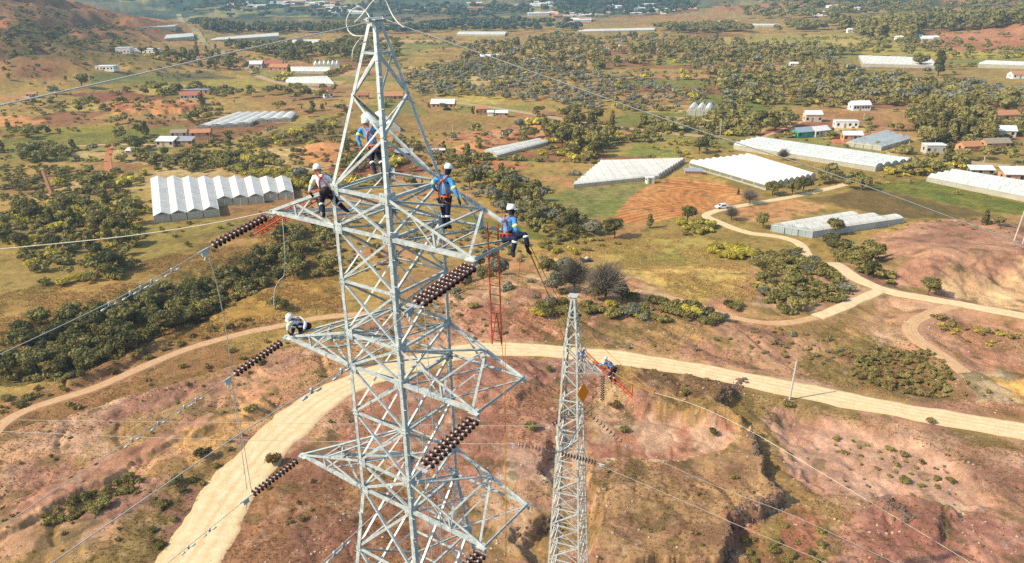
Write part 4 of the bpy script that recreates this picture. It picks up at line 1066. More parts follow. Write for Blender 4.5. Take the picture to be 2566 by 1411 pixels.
        ad = (P['e'+s]-P['s'+s]).normalized(); k0 = lp(P['s'+s], P['e'+s], .62); b = MB(); b.tube([k0-ad*.035, k0+ad*.035], .079, 12); b.build('arm_band', cuff, root, True)
    # helmet with brim and chin strap
    b = MB(); hu = (up - f*.15).normalized(); hc = hd + up*.028 - f*.006
    b.lathe(hc, hu, [(.126,-.012),(.130,.0),(.128,.03),(.118,.07),(.095,.105),(.055,.128),(.012,.135)], 20)
    b.box(hc + f*.14 - hu*.006, f*.045, rt*.085, hu*.006); b.box(hc + hu*.128, f*.085, rt*.012, hu*.010)
    b.build('helmet', HELM, root, True)
    b = MB(); b.tube([hc+rt*.115-up*.01, hd+rt*.085-up*.07+f*.03, hd-up*.12+f*.07, hd-rt*.085-up*.07+f*.03, hc-rt*.115-up*.01], .007, 5); b.build('chin_strap', BLACK, root, True)
    for g in (-1, 1):
        b = MB(); b.ball(hd + f*.086 + rt*g*.032 + up*.004, .012); b.build('eye', REFL, root, True)
    if mask:
        skin('balaclava', {'a': (P['neck']-up*.01, .075), 'b': (P['neck']+up*.07+f*.03, (.076, .088)), 'c': (hd-up*.03+f*.012, (.09, .105)), 'd': (hd+up*.04, (.085, .1))}, [('a','b'),('b','c'),('c','d')], NAVY, root, 1)
    # harness: shoulder, chest, back and thigh webbing plus waist belt
    ch = P['chest']; pv = P['pelvis']; tx = (P['sR']-P['sL']).normalized(); tu = (P['neck']-pv).normalized(); tf = tu.cross(tx).normalized()
    if tf.dot(f) < 0: tf = -tf
    b = MB(); wa = lp(pv, ch, .12)
    for g, S in ((-1, P['sL']), (1, P['sR'])):
        sh = lp(B['base'][0], S, .55) + tu*.085
        bk = ch - tf*.155; fr_ = ch + tf*.155
        b.tube([wa + tx*g*.14 - tf*.10, bk + tx*g*.09 - tu*.10, bk + tx*g*.02 + tu*.03, sh - tf*.09 , sh, sh + tf*.09, fr_ + tx*g*.06, wa + tx*g*.14 + tf*.12], .021, 6)
        b.tube([wa - tf*.14 + tx*g*.04, P['j'+('L' if g < 0 else 'R')] - tf*.13 - tu*.04, lp(P['j'+('L' if g < 0 else 'R')], P['n'+('L' if g < 0 else 'R')], .25) + tx*g*.11, P['j'+('L' if g < 0 else 'R')] + tf*.12], .018, 6)
    ring = [wa + (tx*math.cos(t_)*.175 + tf*math.sin(t_)*.15) for t_ in np.linspace(0, 2*math.pi, 17)]
    b.tube(ring, .028, 6); b.box(ch - tf*.165 + tu*.04, tx*.035, tu*.035, tf*.012)
    b.build('harness', strap, root, True)
    if pack:
        b = MB(); b.ball(wa - tf*.17 - tu*.03, .12, 1.2, .8, 1.1, 12, 8); b.build('tool_bag', BLACK, root, True)
    return root
worker('person in blue jacket and orange harness standing with back turned inside the peak', 22.75,
 dict(head=(914,308), neck=(921,322), chest=(926,337), pelvis=(938,371), sL=(904,323), sR=(947,321), eL=(896,346), wL=(905,370), hL=(912,379), eR=(960,338,.25), wR=(968,324,.3), hR=(972,317,.3),
      jL=(931,375), jR=(945,374), nL=(932,403,.12), nR=(955,402,.10), aL=(940,432), aR=(962,432), oL=(944,433,.22), oR=(967,432,.2)), BLUE, STRAP_O, (-.3, 1, -.3))
worker('person in white jacket and red harness straddling the top pointed arm', 21.25,
 dict(head=(794,424), neck=(801,438), chest=(806,452), pelvis=(817,482), sL=(788,445), sR=(822,446,.05), eL=(780,465,.1), wL=(775,483,.2), hL=(780,488,.25), eR=(832,462,.2), wR=(836,474,.35), hR=(842,478,.4),
      jL=(811,486), jR=(825,486), nL=(806,506,.30), nR=(846,507,.28), aL=(811,536,.25), aR=(866,526,.25), oL=(812,540,.42), oR=(873,528,.40)), WHITE, STRAP_R, (-.7, .8, -.4), pack=True)
worker('person in blue jacket and dark balaclava leaning on the upper beam of the wide arm', 20.9,
 dict(head=(1126,421), neck=(1119,438), chest=(1113,458), pelvis=(1114,499), sL=(1095,447,.08), sR=(1131,453,-.08), eL=(1083,462,.25), wL=(1092,476,.4), hL=(1098,479,.45), eR=(1142,482,-.15), wR=(1150,501,-.1), hR=(1153,508,-.1),
      jL=(1108,503,.06), jR=(1121,503,-.06), nL=(1113,536,.06), nR=(1122,535,-.08), aL=(1113,567,.15), aR=(1123,566,.05), oL=(1120,569,.25), oR=(1132,568,.12)), BLUE, STRAP_O, (1, .35, -.4), mask=True)
worker('person in blue jacket and dark balaclava sitting on the tip of the wide arm', 20.35,
 dict(head=(1280,523), neck=(1280,541), chest=(1275,558), pelvis=(1273,592), sL=(1262,551,.18), sR=(1289,552,-.12), eL=(1264,574,.32), wL=(1282,584,.45), hL=(1290,586,.48), eR=(1293,576,-.22), wR=(1302,586,-.1), hR=(1308,590,-.05),
      jL=(1268,596,.1), jR=(1283,595,-.1), nL=(1292,600,-.45), nR=(1317,586,-.15), aL=(1284,634,-.4), aR=(1322,626,-.18), oL=(1290,640,-.5), oR=(1332,634,-.22)), BLUE, STRAP_R, (.9, -.25, -.45), mask=True)
worker('person in white shirt crouching bent over on the middle pointed arm', 25.0,
 dict(head=(724,803,-.2), neck=(735,801,-.05), chest=(747,805,.08), pelvis=(762,820,.28), sL=(731,808,-.2), sR=(752,798,.15), eL=(721,817,-.32), wL=(722,830,-.25), hL=(726,836,-.2), eR=(766,810,-.05), wR=(762,827,-.12), hR=(757,833,-.12),
      jL=(756,822,.22), jR=(766,821,.3), nL=(737,813,-.12), nR=(752,812,-.02), aL=(733,834,.02), aR=(752,834,.1), oL=(727,837,-.16), oR=(746,837,-.08)), WHITE, STRAP_R, (-.6, -.6, -.6), pack=True, glove=BLACK)
worker('person in blue jacket half hidden behind the bars of the slim tower', 48.3,
 dict(head=(1465,876), neck=(1461,881), chest=(1457,888), pelvis=(1453,904), sL=(1450,885), sR=(1465,886), eL=(1446,894), wL=(1449,902,-.2), hL=(1451,904,-.3), eR=(1469,894,-.2), wR=(1473,899,-.35), hR=(1475,900,-.4),
      jL=(1450,906), jR=(1456,906), nL=(1449,920,-.1), nR=(1457,920,-.1), aL=(1449,935), aR=(1456,935), oL=(1451,936,-.2), oR=(1459,936,-.2)), BLUE, STRAP_O, (.9, -.3, -.4))
worker('person in blue jacket kneeling on the red boom beside the slim tower', 46.6,
 dict(head=(1516,899), neck=(1521,905), chest=(1526,912), pelvis=(1537,926), sL=(1517,909,-.15), sR=(1532,910,.15), eL=(1508,914,-.25), wL=(1499,915,-.2), hL=(1496,915,-.2), eR=(1535,918,-.1), wR=(1528,922,-.2), hR=(1525,922,-.25),
      jL=(1534,928,-.05), jR=(1540,927,.08), nL=(1526,940,-.15), nR=(1538,943,-.1), aL=(1533,953,0), aR=(1542,957,.05), oL=(1530,956,-.2), oR=(1538,961,-.12)), BLUE, STRAP_R, (-.8, .1, -.5), pack=True)
# ------------------------------------------------------------------ greenhouses
def flen(me, axis_o, axis_d):      # distance along the ridge, for the film seams
    a = me.attributes.new('len', 'FLOAT', 'POINT')
    n = len(me.vertices); co = np.empty(n*3); me.vertices.foreach_get('co', co); co = co.reshape(-1, 3)
    a.data.foreach_set('value', ((co - np.array(axis_o)) @ np.array(axis_d)).astype(np.float32))
FOOT = []
GUTTER = mat('dusty_gutter', (.40,.40,.37), .7, 0, .2, 1)
def greenhouse(label, FL, FR, BL, nb, along='v', BR=None, wall=2.3, rise=1.5, style='gable', cut=None, film=FILM, side=FILM_W, group=None, vent=False, posts=True, lift=0.0):
    P = [ground(*FL), ground(*FR), ground(*BL)]
    P.append(ground(*BR) if BR else P[1]+P[2]-P[0])
    fl, fr, bl, br = P
    zz = sum(p.z for p in P)/4 + lift; zlo = min(p.z for p in P)-.3
    if along == 'u': fl, fr, bl, br = bl, fl, br, fr      # ridges follow u: swap so that bays stack across
    o = (fl+fr)/2; o.z = zz
    FOOT.append([(p.x, p.y) for p in (fl, fr, br, bl)])
    root = empty('greenhouse', o); tag(root, label, 'greenhouse', group)
    def q(u, v, h): p = fl*(1-u)*(1-v) + fr*u*(1-v) + bl*(1-u)*v + br*u*v; return Vector((p.x, p.y, zz+h))
    ax = (bl-fl); ax.z = 0; Lr = ax.length; axn = ax.normalized()
    roof, sidem, fr_, net = MB(), MB(), MB(), MB(); gabs = {}; gut = MB()
    prof = [(0, 0), (.5, 1), (1, 0)] if style == 'gable' else ([(0,0),(.12,.45),(.3,.82),(.5,1),(.7,.82),(.88,.45),(1,0)] if style == 'arch' else [(0,0),(.18,.55),(.5,1),(.5,.72),(.82,.5),(1,0)])
    for i in range(nb):
        u0, u1 = i/nb, (i+1)/nb; v0, v1 = cut[i] if cut else (0, 1)
        dz = (RNG.random()-.5)*.12; ns = max(2, int(Lr*(v1-v0)/6))
        sag = [(RNG.random()-.5)*.10 for _ in range(ns+1)]
        V = []; F = []; m = len(prof)
        for k in range(ns+1):
            v = v0 + (v1-v0)*k/ns
            for (a, h) in prof: V.append(q(u0+(u1-u0)*a, v, wall + h*(rise+dz) + sag[k]*h))
        for k in range(ns):
            for j in range(m-1): F.append([k*m+j, k*m+j+1, (k+1)*m+j+1, (k+1)*m+j])
        roof.add(V, F)
        for v, s in ((v0, 1), (v1, -1)):
            pts = [q(u0+(u1-u0)*a, v, wall + h*(rise+dz) - .02) for a, h in prof]
            gabs.setdefault((s, v, sum(1 for z_ in range(1, i+1) if cut and cut[z_] != cut[z_-1])), MB()).add(pts, [list(range(m)) if s > 0 else list(range(m))[::-1]])
            w0, w1 = q(u0, v, wall), q(u1, v, wall); b0, b1 = Vector((w0.x, w0.y, zlo)), Vector((w1.x, w1.y, zlo))
            sidem.add([b0, b1, w1, w0], [[0, 1, 2, 3] if s > 0 else [3, 2, 1, 0]])
            off = axn*(-.06 if s > 0 else .06)
            if posts:
                for t in (0, .5, 1): p = q(u0+(u1-u0)*t, v, 0)+off; fr_.tube([Vector((p.x, p.y, zlo)), p+Vector((0, 0, wall+(rise if t == .5 else 0)))], .06, 4)
                fr_.tube([w0+off, w1+off], .07, 4)
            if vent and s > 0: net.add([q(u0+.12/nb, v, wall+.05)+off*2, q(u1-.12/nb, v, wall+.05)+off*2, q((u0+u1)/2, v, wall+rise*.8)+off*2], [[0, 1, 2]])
        if i: va = max(v0, cut[i-1][0]) if cut else 0; vb = min(v1, cut[i-1][1]) if cut else 1; g0, g1 = q(u0, va, wall+.10), q(u0, vb, wall+.10); cx = (q(u1, 0, 0)-q(u0, 0, 0)).normalized(); gut.box((g0+g1)/2, (g1-g0)/2, cx*.16, Vector((0, 0, .05)))
        for u, vv in ((u0, None), (u1, None)):
            nbr = i-1 if u == u0 else i+1
            segs = []
            if nbr < 0 or nbr >= nb: segs = [(v0, v1)]
            elif cut:
                a, b = cut[nbr]
                if v0 < a: segs.append((v0, min(a, v1)))
                if v1 > b: segs.append((max(b, v0), v1))
            out = (q(u, .5, 0)-q((u0+u1)/2, .5, 0)).normalized()*.06
            for a, b in segs:
                if b-a < .005: continue
                p0, p1 = q(u, a, wall), q(u, b, wall); b0, b1 = Vector((p0.x, p0.y, zlo)), Vector((p1.x, p1.y, zlo))
                sidem.add([b0, b1, p1, p0], [[0, 1, 2, 3]])
                if posts:
                    n_ = max(1, int((p1-p0).length/4.5))
                    for k in range(n_+1): p = lp(p0, p1, k/n_)+out; fr_.tube([Vector((p.x, p.y, zlo)), p], .06, 4)
                    fr_.tube([p0+out, p1+out], .07, 4)
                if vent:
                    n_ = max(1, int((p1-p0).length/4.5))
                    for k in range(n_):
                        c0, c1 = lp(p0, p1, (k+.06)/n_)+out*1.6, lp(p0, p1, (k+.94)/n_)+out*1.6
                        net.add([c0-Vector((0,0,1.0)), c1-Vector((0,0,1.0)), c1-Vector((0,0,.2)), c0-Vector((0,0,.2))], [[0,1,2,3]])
    Mi = world_matrix(root).inverted(); oo = Mi @ q(0, 0, 0); dd = Mi.to_3x3() @ axn
    r = roof.build('roof_film', film, root); flen(r.data, oo, dd)
    for gb in gabs.values(): weld(gb).build('gable_end', side, root)
    weld(sidem).build('side_curtain', side, root)
    if nb > 1: gut.build('gutter', SHEET_G if False else GUTTER, root)
    if posts: fr_.build('frame', WOODP, root)
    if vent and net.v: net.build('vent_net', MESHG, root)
    return root
GW = 'white plastic greenhouses'
greenhouse('large nine-bay white greenhouse with a stepped front beside the thicket', (388,560), (742,520), (380,462), 9, 'v', BR=(728,462), wall=2.1, rise=.95,
           cut=[(0,1)]*4+[(.28,1)]*3+[(.35,1)]*2, vent=True)
greenhouse('white sawtooth greenhouse above the orange-roofed shed', (492,325), (722,312), (592,290), 7, 'v', BR=(742,290), wall=1.4, rise=.85, style='arch', cut=[(0,1)]*4+[(.3,1)]*3, side=FILM_W)
greenhouse('pale two-bay tunnel greenhouse seen through the tower peak', (916,330), (1003,330), (905,300), 2, 'v', BR=(965,298), wall=1.8, rise=2.2, style='arch')
greenhouse('wide white greenhouse beside the green field, ridges running across', (1437,472), (1650,449), (1508,412), 10, 'u', BR=(1715,407), wall=1.2, rise=.75, style='arch', vent=False)
greenhouse('white greenhouse with dark side vents above the orange ploughed field', (1727,420), (1918,477), (1878,402), 9, 'u', BR=(2042,452), wall=1.8, rise=.9, style='arch', vent=True)
greenhouse('longest grey-white greenhouse with a pale front wall', (1838,374), (2192,430), (1900,357), 5, 'u', BR=(2288,413), wall=1.7, rise=1.1, style='arch', film=FILM_B)
greenhouse('grey greenhouse behind the longest one, beside an orange house', (2120,366), (2207,378), (2215,338), 4, 'v', BR=(2280,356), wall=1.5, rise=1.1, film=FILM_B)
greenhouse('stepped white greenhouse with bluish film ends beside the farm road', (1932,580), (2034,597), (2142,545), 3, 'v', BR=(2262,560), wall=1.7, rise=.9, style='arch', cut=[(0,.86),(0,.92),(0,1)], side=GLASSY, film=FILM)
greenhouse('long grey greenhouse above the green crop rows', (2322,455), (2640,520), (2390,440), 4, 'u', BR=(2700,492), wall=1.6, rise=1.0, film=FILM_B)
greenhouse('small three-arched greenhouse standing alone before the olive trees', (1722,290), (1784,292), (1730,276), 3, 'v', BR=(1788,278), wall=2.2, rise=1.9, style='arch')
greenhouse('long curved white shed roof beside the brick chimney', (1214,382), (1246,395), (1345,356), 2, 'v', BR=(1374,362), wall=1.0, rise=.8, style='arch', posts=False)
greenhouse('patched white tunnel beyond the curved white shed', (1400,350), (1440,354), (1420,340), 1, 'v', BR=(1448,344), wall=1.4, rise=1.2, style='arch', posts=False)
greenhouse('single smooth white tunnel beside the red-roofed houses', (730,184), (828,186), (728,176), 1, 'u', BR=(826,177), wall=1.8, rise=2.0, style='arch', posts=False)
greenhouse('low white greenhouse with a wavy roof beside the paved road', (716,212), (838,216), (722,200), 5, 'u', BR=(820,198), wall=1.4, rise=.9, posts=False)
greenhouse('white greenhouse with a row of six small gables', (788,172), (852,172), (786,165), 6, 'v', BR=(852,165), wall=2.4, rise=2.0, posts=False)
far_gh = [('pale greenhouse under the red hill, highest of the left ones', (350,76),(440,78),(360,66),5,(448,68)), ('pale greenhouse beside the straight cutting', (412,100),(488,101),(418,90),5,(484,90)),
 ('long narrow greenhouse right of the straight cutting', (527,100),(700,101),(540,92),3,(700,94)), ('patchy greenhouse among dark trees left of the tower', (712,112),(800,113),(722,104),4,(804,106)),
 ('big white greenhouse behind a dark tree in the yellow fields', (2160,168),(2345,172),(2150,146),6,(2330,150)), ('long greenhouse cut off beyond the yellow fields', (2450,170),(2700,176),(2470,160),4,(2700,166)),
 ('thin white greenhouse strip before the far town', (1445,83),(1640,79),(1470,78),2,(1640,74)), ('white greenhouse strip behind the tower trees', (1145,90),(1265,91),(1150,84),3,(1270,84)),
 ('tiny greenhouse strip at the foot of the brown hills', (1880,68),(1952,68),(1886,64),2,(1952,64))]
for lab, a, b, c_, n, d in far_gh: greenhouse(lab, a, b, c_, n, 'u', BR=d, wall=2.0, rise=.8, posts=False, film=FILM if 'grey' not in lab else FILM_B)

# ------------------------------------------------------------------ houses, sheds, chimneys
def house(label, px, py, w, d, h, rot, wallm, roofm, kind='gable', name='house', wins=3, door=True, pitch=.28, eave=.35, group=None, fac=1.0):
    g = ground(px, py); rz = math.radians(rot); w *= .8; d *= .8; h = h*.88
    ca, sa_ = math.cos(rz), math.sin(rz); FOOT.append([(g.x+ca*a-sa_*b, g.y+sa_*a+ca*b) for a, b in ((-w/2, -d/2-1.5), (w/2, -d/2-1.5), (w/2, d/2), (-w/2, d/2))])
    root = empty(name, g, rz); tag(root, label, 'house' if name == 'house' else name.replace('_', ' '), group)
    b = MB(); b.abox(-w/2, w/2, -d/2, d/2, -.6, h)
    rh = w*0 + d*pitch
    if kind == 'gable':
        for s in (-1, 1): b.add([(s*w/2, -d/2, h), (s*w/2, d/2, h), (s*w/2, 0, h+rh)], [[0, 1, 2] if s > 0 else [2, 1, 0]])
    npm = b.build('wall', wallm, root, local=False)
    b = MB(); e = eave; t = .09
    if kind == 'gable':
        for s in (-1, 1):
            V = [(-w/2-e, s*(d/2+e), h-e*rh/(d/2)), (w/2+e, s*(d/2+e), h-e*rh/(d/2)), (w/2+e, 0, h+rh), (-w/2-e, 0, h+rh)]
            V = [(x, y, z+.03) for x, y, z in V] + [(x, y, z+.03+t) for x, y, z in V]
            F = [[0,1,2,3],[7,6,5,4],[0,4,5,1],[1,5,6,2],[2,6,7,3],[3,7,4,0]]
            b.add(V, [f[::-1] if s < 0 else f for f in F])
    elif kind == 'shed':
        V = [(-w/2-e, -d/2-e, h-.1), (w/2+e, -d/2-e, h-.1), (w/2+e, d/2+e, h+rh), (-w/2-e, d/2+e, h+rh)]
        V = [(x, y, z+.06) for x, y, z in V] + [(x, y, z+.15) for x, y, z in V]
        b.add(V, [[3,2,1,0],[4,5,6,7],[0,1,5,4],[1,2,6,5],[2,3,7,6],[3,0,4,7]])
    else:
        b.abox(-w/2-.15, w/2+.15, -d/2-.15, d/2+.15, h+.02, h+.20)
    b.build('roof', roofm, root, local=False)
    # openings on the long front and one end
    b0 = 1.0
    if door:
        b = MB(); b.abox(-.45-w*.08, .45-w*.08, -d/2-.03, -d/2+.05, -.05, min(2.05, h-.2)); b.build('door', WOOD if wallm is not WOOD else DARKG, root, local=False)
    xs = np.linspace(-w*.38, w*.38, wins+1) if wins else []
    for x in xs:
        if abs(x + w*.08) < .95: continue
        b = MB(); b.abox(x-.5, x+.5, -d/2-.03, -d/2+.05, b0, min(b0+1.1, h-.25)); b.build('window', DARKG, root, local=False)
    for s in (-1, 1):
        b = MB(); b.abox(s*w/2-.05, s*w/2+.03, -.5, .5, b0, min(b0+1.1, h-.25)); b.build('window', DARKG, root, local=False)
    return root
house('white-roofed farm shed with a grey end under the big round trees', 420,366, 9,5,2.7,-6, PLAST_C, SHEET, 'shed', 'shed', 2)
house('low brick shed with a dark roof joined to the white-roofed shed', 468,364, 7.5,4.5,2.5,-4, BRICK, SHEET_G, 'shed', 'shed', 2)
house('grey-roofed barn with a green end wall', 452,344, 8,4.5,2.7,4, PLAST_C, WOOD, 'gable', 'barn', 1)
house('orange-roofed long shed below the sawtooth greenhouse', 506,343, 10,5,2.6,6, BRICK, TILE, 'gable', 'shed', 2)
house('red-roofed ranch house behind a line of bushes', 480,248, 13,8,2.8,3, PLAST_C, TILE_R, 'gable', 'house', 4)
house('long flat-roofed house behind the red-roofed ranch house', 496,236, 18,5,3,2, BRICK, SHEET_B, 'flat', 'house', 4)
house('small white house with a porch at the foot of the red hill', 270,176, 15,8,3.2,-4, PLAST_W, SHEET, 'flat', 'house', 4)
house('white square house on the red hill slope, left of the long white one', 313,133, 14,9,5,3, PLAST_W, SHEET, 'flat', 'house', 3)
house('long white house partly behind trees on the red hill slope', 360,134, 34,8,4,-2, PLAST_W, SHEET, 'flat', 'house', 6)
house('tiny orange-roofed hut beside the left shield wire', 82,244, 6,4,2.4,10, PLAST_W, TILE, 'gable', 'hut', 1)
house('white arched shed left of the red-roofed cluster', 638,170, 16,9,3.5,5, PLAST_W, SHEET, 'gable', 'shed', 2)
house('bright red-roofed house, higher one of the pair', 686,168, 18,9,3.4,5, BRICK, TILE_R, 'gable', 'house', 3)
house('orange-red roofed house, lower one of the pair', 702,177, 17,9,3.2,-8, BRICK, TILE, 'gable', 'house', 3)
house('white gabled cottage hidden among dark bushes', 820,244, 6,7,3.2,30, PLAST_W, TILE_R, 'gable', 'house', 1, pitch=.5)
house('small red-roofed hut left of the tower peak leg', 912,247, 7,5,2.5,0, BRICK, TILE_R, 'gable', 'hut', 1)
house('orange tiled house right behind the tower peak', 985,250, 14,8,3,4, BRICK, TILE, 'gable', 'house', 3)
house('long brick house with a pale metal roof beside the valley road', 1112,270, 15,8,3,-6, BRICK, SHEET, 'gable', 'house', 4)
house('small orange brick house between dark cypress bushes', 1206,286, 7,5,3.4,8, BRICK, TILE, 'gable', 'house', 2)
house('tiny white cabin between two brick houses', 1229,290, 3.5,3,2.2,0, PLAST_W, SHEET, 'gable', 'cabin', 0, False)
house('brick hut with a white sheet roof above the kiln', 1258,293, 7,4,2.6,-6, BRICK, SHEET, 'gable', 'hut', 1)
house('white house with a row of windows before the dark wood', 2152,275, 11,7,3.2,2, PLAST_W, SHEET, 'gable', 'house', 5)
house('cream two-window house on the brown field', 2034,304, 9,6,4,-3, PLAST_C, SHEET, 'gable', 'house', 2)
house('white flat-roofed house with dark doorways below the brown field', 2118,319, 12,5,3.2,-6, PLAST_W, SHEET, 'flat', 'house', 3)
house('blue-grey roofed barn with green netting', 2012,342, 11,6,2.8,18, GREENP, SHEET_B, 'gable', 'barn', 1)
house('white-roofed barn beside the green-netted barn', 2050,340, 9,6,3,22, CONC, SHEET, 'gable', 'barn', 1)
house('orange-walled house with a pale roof behind the longest greenhouse', 2132,352, 9,5,3,-4, BRICK, SHEET, 'gable', 'house', 3)
house('half-built brick house with a flat slab among trees', 2338,382, 9,6,3.4,-4, CONC, SHEET, 'flat', 'house', 2)
house('long white-roofed shed behind the grey greenhouse', 2455,439, 9,3.5,2.4,-8, WOOD, SHEET, 'shed', 'shed', 2)
house('orange brick house with a white sheet roof at the frame edge', 2540,453, 10,6,3,-6, BRICK, SHEET, 'shed', 'house', 3)
house('orange adobe house half hidden by the right-hand wood', 2425,378, 9,6,2.6,8, BRICK, TILE, 'gable', 'house', 2)
house('low orange brick stack under a dark sheet beside the white greenhouse', 1736,436, 7,2.2,1.3,-5, BRICK, SHEET_G, 'shed', 'brick_stack', 0, False)
house('grey-roofed open barn left of the orange field', 1015,392, 8,5,2.2,-8, WOOD, SHEET_G, 'gable', 'barn', 1)
house('pink brick ruin on the edge of the furrowed field', 1100,388, 6,4,2.2,10, BRICK, SHEET, 'flat', 'ruin', 1)
house('terracotta house among the right-hand trees', 2510,300, 16,7,3,10, BRICK, TILE, 'gable', 'house', 2)
house('tan house group roof behind the right-hand wood', 2500,340, 14,7,3,-14, PLAST_C, SHEET, 'gable', 'house', 2)
house('rusty roofed house above the farm field at the right', 2490,370, 12,6,2.6,5, BRICK, WOOD, 'gable', 'house', 2)
house('pale farmhouse with a red roof far right', 2552,196, 14,8,3,0, PLAST_W, TILE, 'gable', 'house', 2)
house('white shed in the green strip before the wood', 1988,166, 7,4,2.4,0, PLAST_W, SHEET, 'gable', 'shed', 1)
house('white cottage alone under the dark far wood', 2130,82, 9,6,4,0, PLAST_W, SHEET, 'gable', 'house', 1)
house('long brick works with a pale roof beside the distant chimney', 1236,152, 26,9,3.5,3, BRICK, SHEET, 'gable', 'works', 4)
house('white house behind the olive grove, left one', 1330,160, 9,6,3.2,0, PLAST_W, SHEET, 'gable', 'house', 2)
house('white cottage in the wood, nearest the centre', 1523,122, 9,6,3.4,0, PLAST_W, TILE_R, 'gable', 'house', 1)
house('white cottage in the wood, right of the red-roofed one', 1545,125, 7,6,3.4,0, PLAST_W, SHEET, 'gable', 'house', 1)
house('small tin hut in the dark trees below the round trees', 331,386, 4.5,2.5,1.8,-5, WOOD, SHEET, 'shed', 'hut', 0, False)
house('small white box hut beside the wide white greenhouse', 1628,459, 3,2.4,2.2,10, PLAST_W, SHEET, 'flat', 'hut', 0)
def chimney(label, px, py, h, r, tilt=0):
    g = ground(px, py); root = empty('brick_chimney', g); tag(root, label, 'chimney')
    tp = g + Vector((tilt, 0, h)); b = MB(); b.tube([g-Vector((0,0,.5)), lp(g, tp, .5), tp], [r, r*.9, r*.8], 4); b.build('stack', BRICK, root)
    b = MB(); b.tube([tp-Vector((0,0,.35)), tp+Vector((0,0,.05))], r*1.02, 4); b.build('rim', BRICK, root); b = MB(); b.tube([g-Vector((0,0,.5)), g+Vector((0,0,.8))], r*1.5, 4); b.build('plinth', BRICK, root)
chimney('tall square brick kiln chimney above the white shed', 1229,364, 8.5, .75)
chimney('distant brick chimney beside the brick works', 1259,158, 11, 1.0)
chimney('leaning brick chimney in the left thicket', 131,488, 8.5, .65, -1.2)
# kiln mound and soil heaps
def mound(label, px, py, r, h, m, name='soil_heap'):
    g = ground(px, py); n = 40; V = []; F = []
    for i in range(9):
        t = i/8
        for k in range(n):
            a = 2*math.pi*k/n; rr = r*(1-t)*(1+.35*(vnoise(np.array([math.cos(a)*2+px]), np.array([math.sin(a)*2+py]))[0]-.5))
            V.append((g.x+rr*math.cos(a)*1.4, g.y+rr*math.sin(a), g.z-.3+h*(1-(1-t)**1.6)*(.85+.3*vnoise(np.array([a*3+t*5]), np.array([px*1.0]))[0])))
    for i in range(8):
        for k in range(n): F.append([i*n+k, i*n+(k+1) % n, (i+1)*n+(k+1) % n, (i+1)*n+k])
    o = npmesh(name, V, F, m, None, True); tag(o, label, 'soil heap')
SOILH = mat('orange_soil_heap', C(206,142,88), .95, 0, .3, .8, bump=.6)
mound('big orange soil heap left of the furrowed brown field', 812,372, 8, 2.6, SOILH)
mound('orange earth heap around the brick kiln', 1190,372, 7, 2.2, SOILH)
mound('small orange heap beside the valley road', 1345,320, 5, 1.6, SOILH)
mound('pale heap at the thicket edge left of the large greenhouse', 206,506, 3.2, 1.2, SOILH)

# ------------------------------------------------------------------ poles, fence posts, vehicles
def pole(label, px, py, top, lean=0, arm=True, r=.13, m=CONC):
    g = ground(px, py); lo, hi = 0, 30.0
    for _ in range(30):
        md = .5*(lo+hi)
        if project(g+Vector((lean*md/8, 0, md)))[1] > top: lo = md
        else: hi = md
    t = g + Vector((lean*lo/8, 0, lo)); root = empty('utility_pole', g); tag(root, label, 'utility pole')
    b = MB(); b.tube([g-Vector((0,0,.4)), t], [r*1.3, r], 8); b.build('post', m, root)
    if arm:
        b = MB(); a = t-Vector((0,0,.35)); b.box(a-Vector((0, .13, 0)), Vector((.75,.1,0)), Vector((-.02,.05,0)), Vector((0,0,.05)))
        for s in (-.6, .6): b.tube([a+Vector((s,-.05,.03)), a+Vector((s,-.05,.2))], .035, 6)
        b.build('crossarm', WOOD, root)
    return t
p1 = pole('tall pale pole standing beside the pale road on the right', 1978,1002, 905, .3, False, .10)
a = pole('left pole of the pale pair at the right frame edge', 2540,606, 508, .8, True, .14); b_ = pole('right pole of the pale pair at the right frame edge', 2562,612, 516, .5, False, .14)
pole('short pole with a crossarm standing in the left thicket', 248,546, 526, 0, True, .10)
for i, (lab, px, py, tp) in enumerate([('pole before the dark wood at the far right', 2422,272,240), ('pole beside the small right-hand house', 2276,372,353), ('pole left of the half-built house', 2341,370,350), ('pole among the right-hand trees', 2388,362,341),
    ('pole beside the gravel road on the right', 2414,398,372), ('pole at the bend of the gravel road', 2465,408,390), ('pole beside the white sign board on the valley road', 1451,296,268), ('pole in the dry grass left of the kiln', 1135,334,312),
    ('pole behind the white two-window house', 2164,300,282), ('pole at the edge of the brown field', 2054,294,277), ('pole before the three-arched greenhouse', 1804,346,300), ('pole beside the far brick works', 1134,165,148), ('pole left of the small brown field', 1842,324,302)]):
    pole(lab, px, py, tp, 0, i % 3 == 0, .12)
b = MB(); g = ground(1451,297); b.abox(g.x-.8, g.x+.8, g.y-.05, g.y+.05, g.z+.6, g.z+2.4); b.tube([g+Vector((-.6,0,-.2)), g+Vector((-.6,0,.7))], .05); b.tube([g+Vector((.6,0,-.2)), g+Vector((.6,0,.7))], .05)
tag(b.build('sign_board', PLAST_W, None), 'blank white board on legs beside the valley road', 'sign')
for j, (px, py) in enumerate([(232,505),(238,503),(245,500),(252,498),(268,488),(272,492),(277,490),(282,488),(287,489),(291,492)]):
    g = ground(px, py); b = MB(); b.tube([g-Vector((0,0,.2)), g+Vector((.1,0,1.5))], [.10,.08], 6)
    tag(b.build('fence_post', WOOD, None), 'rough grey post at the foot of the red track', 'post', 'posts at the foot of the red track')
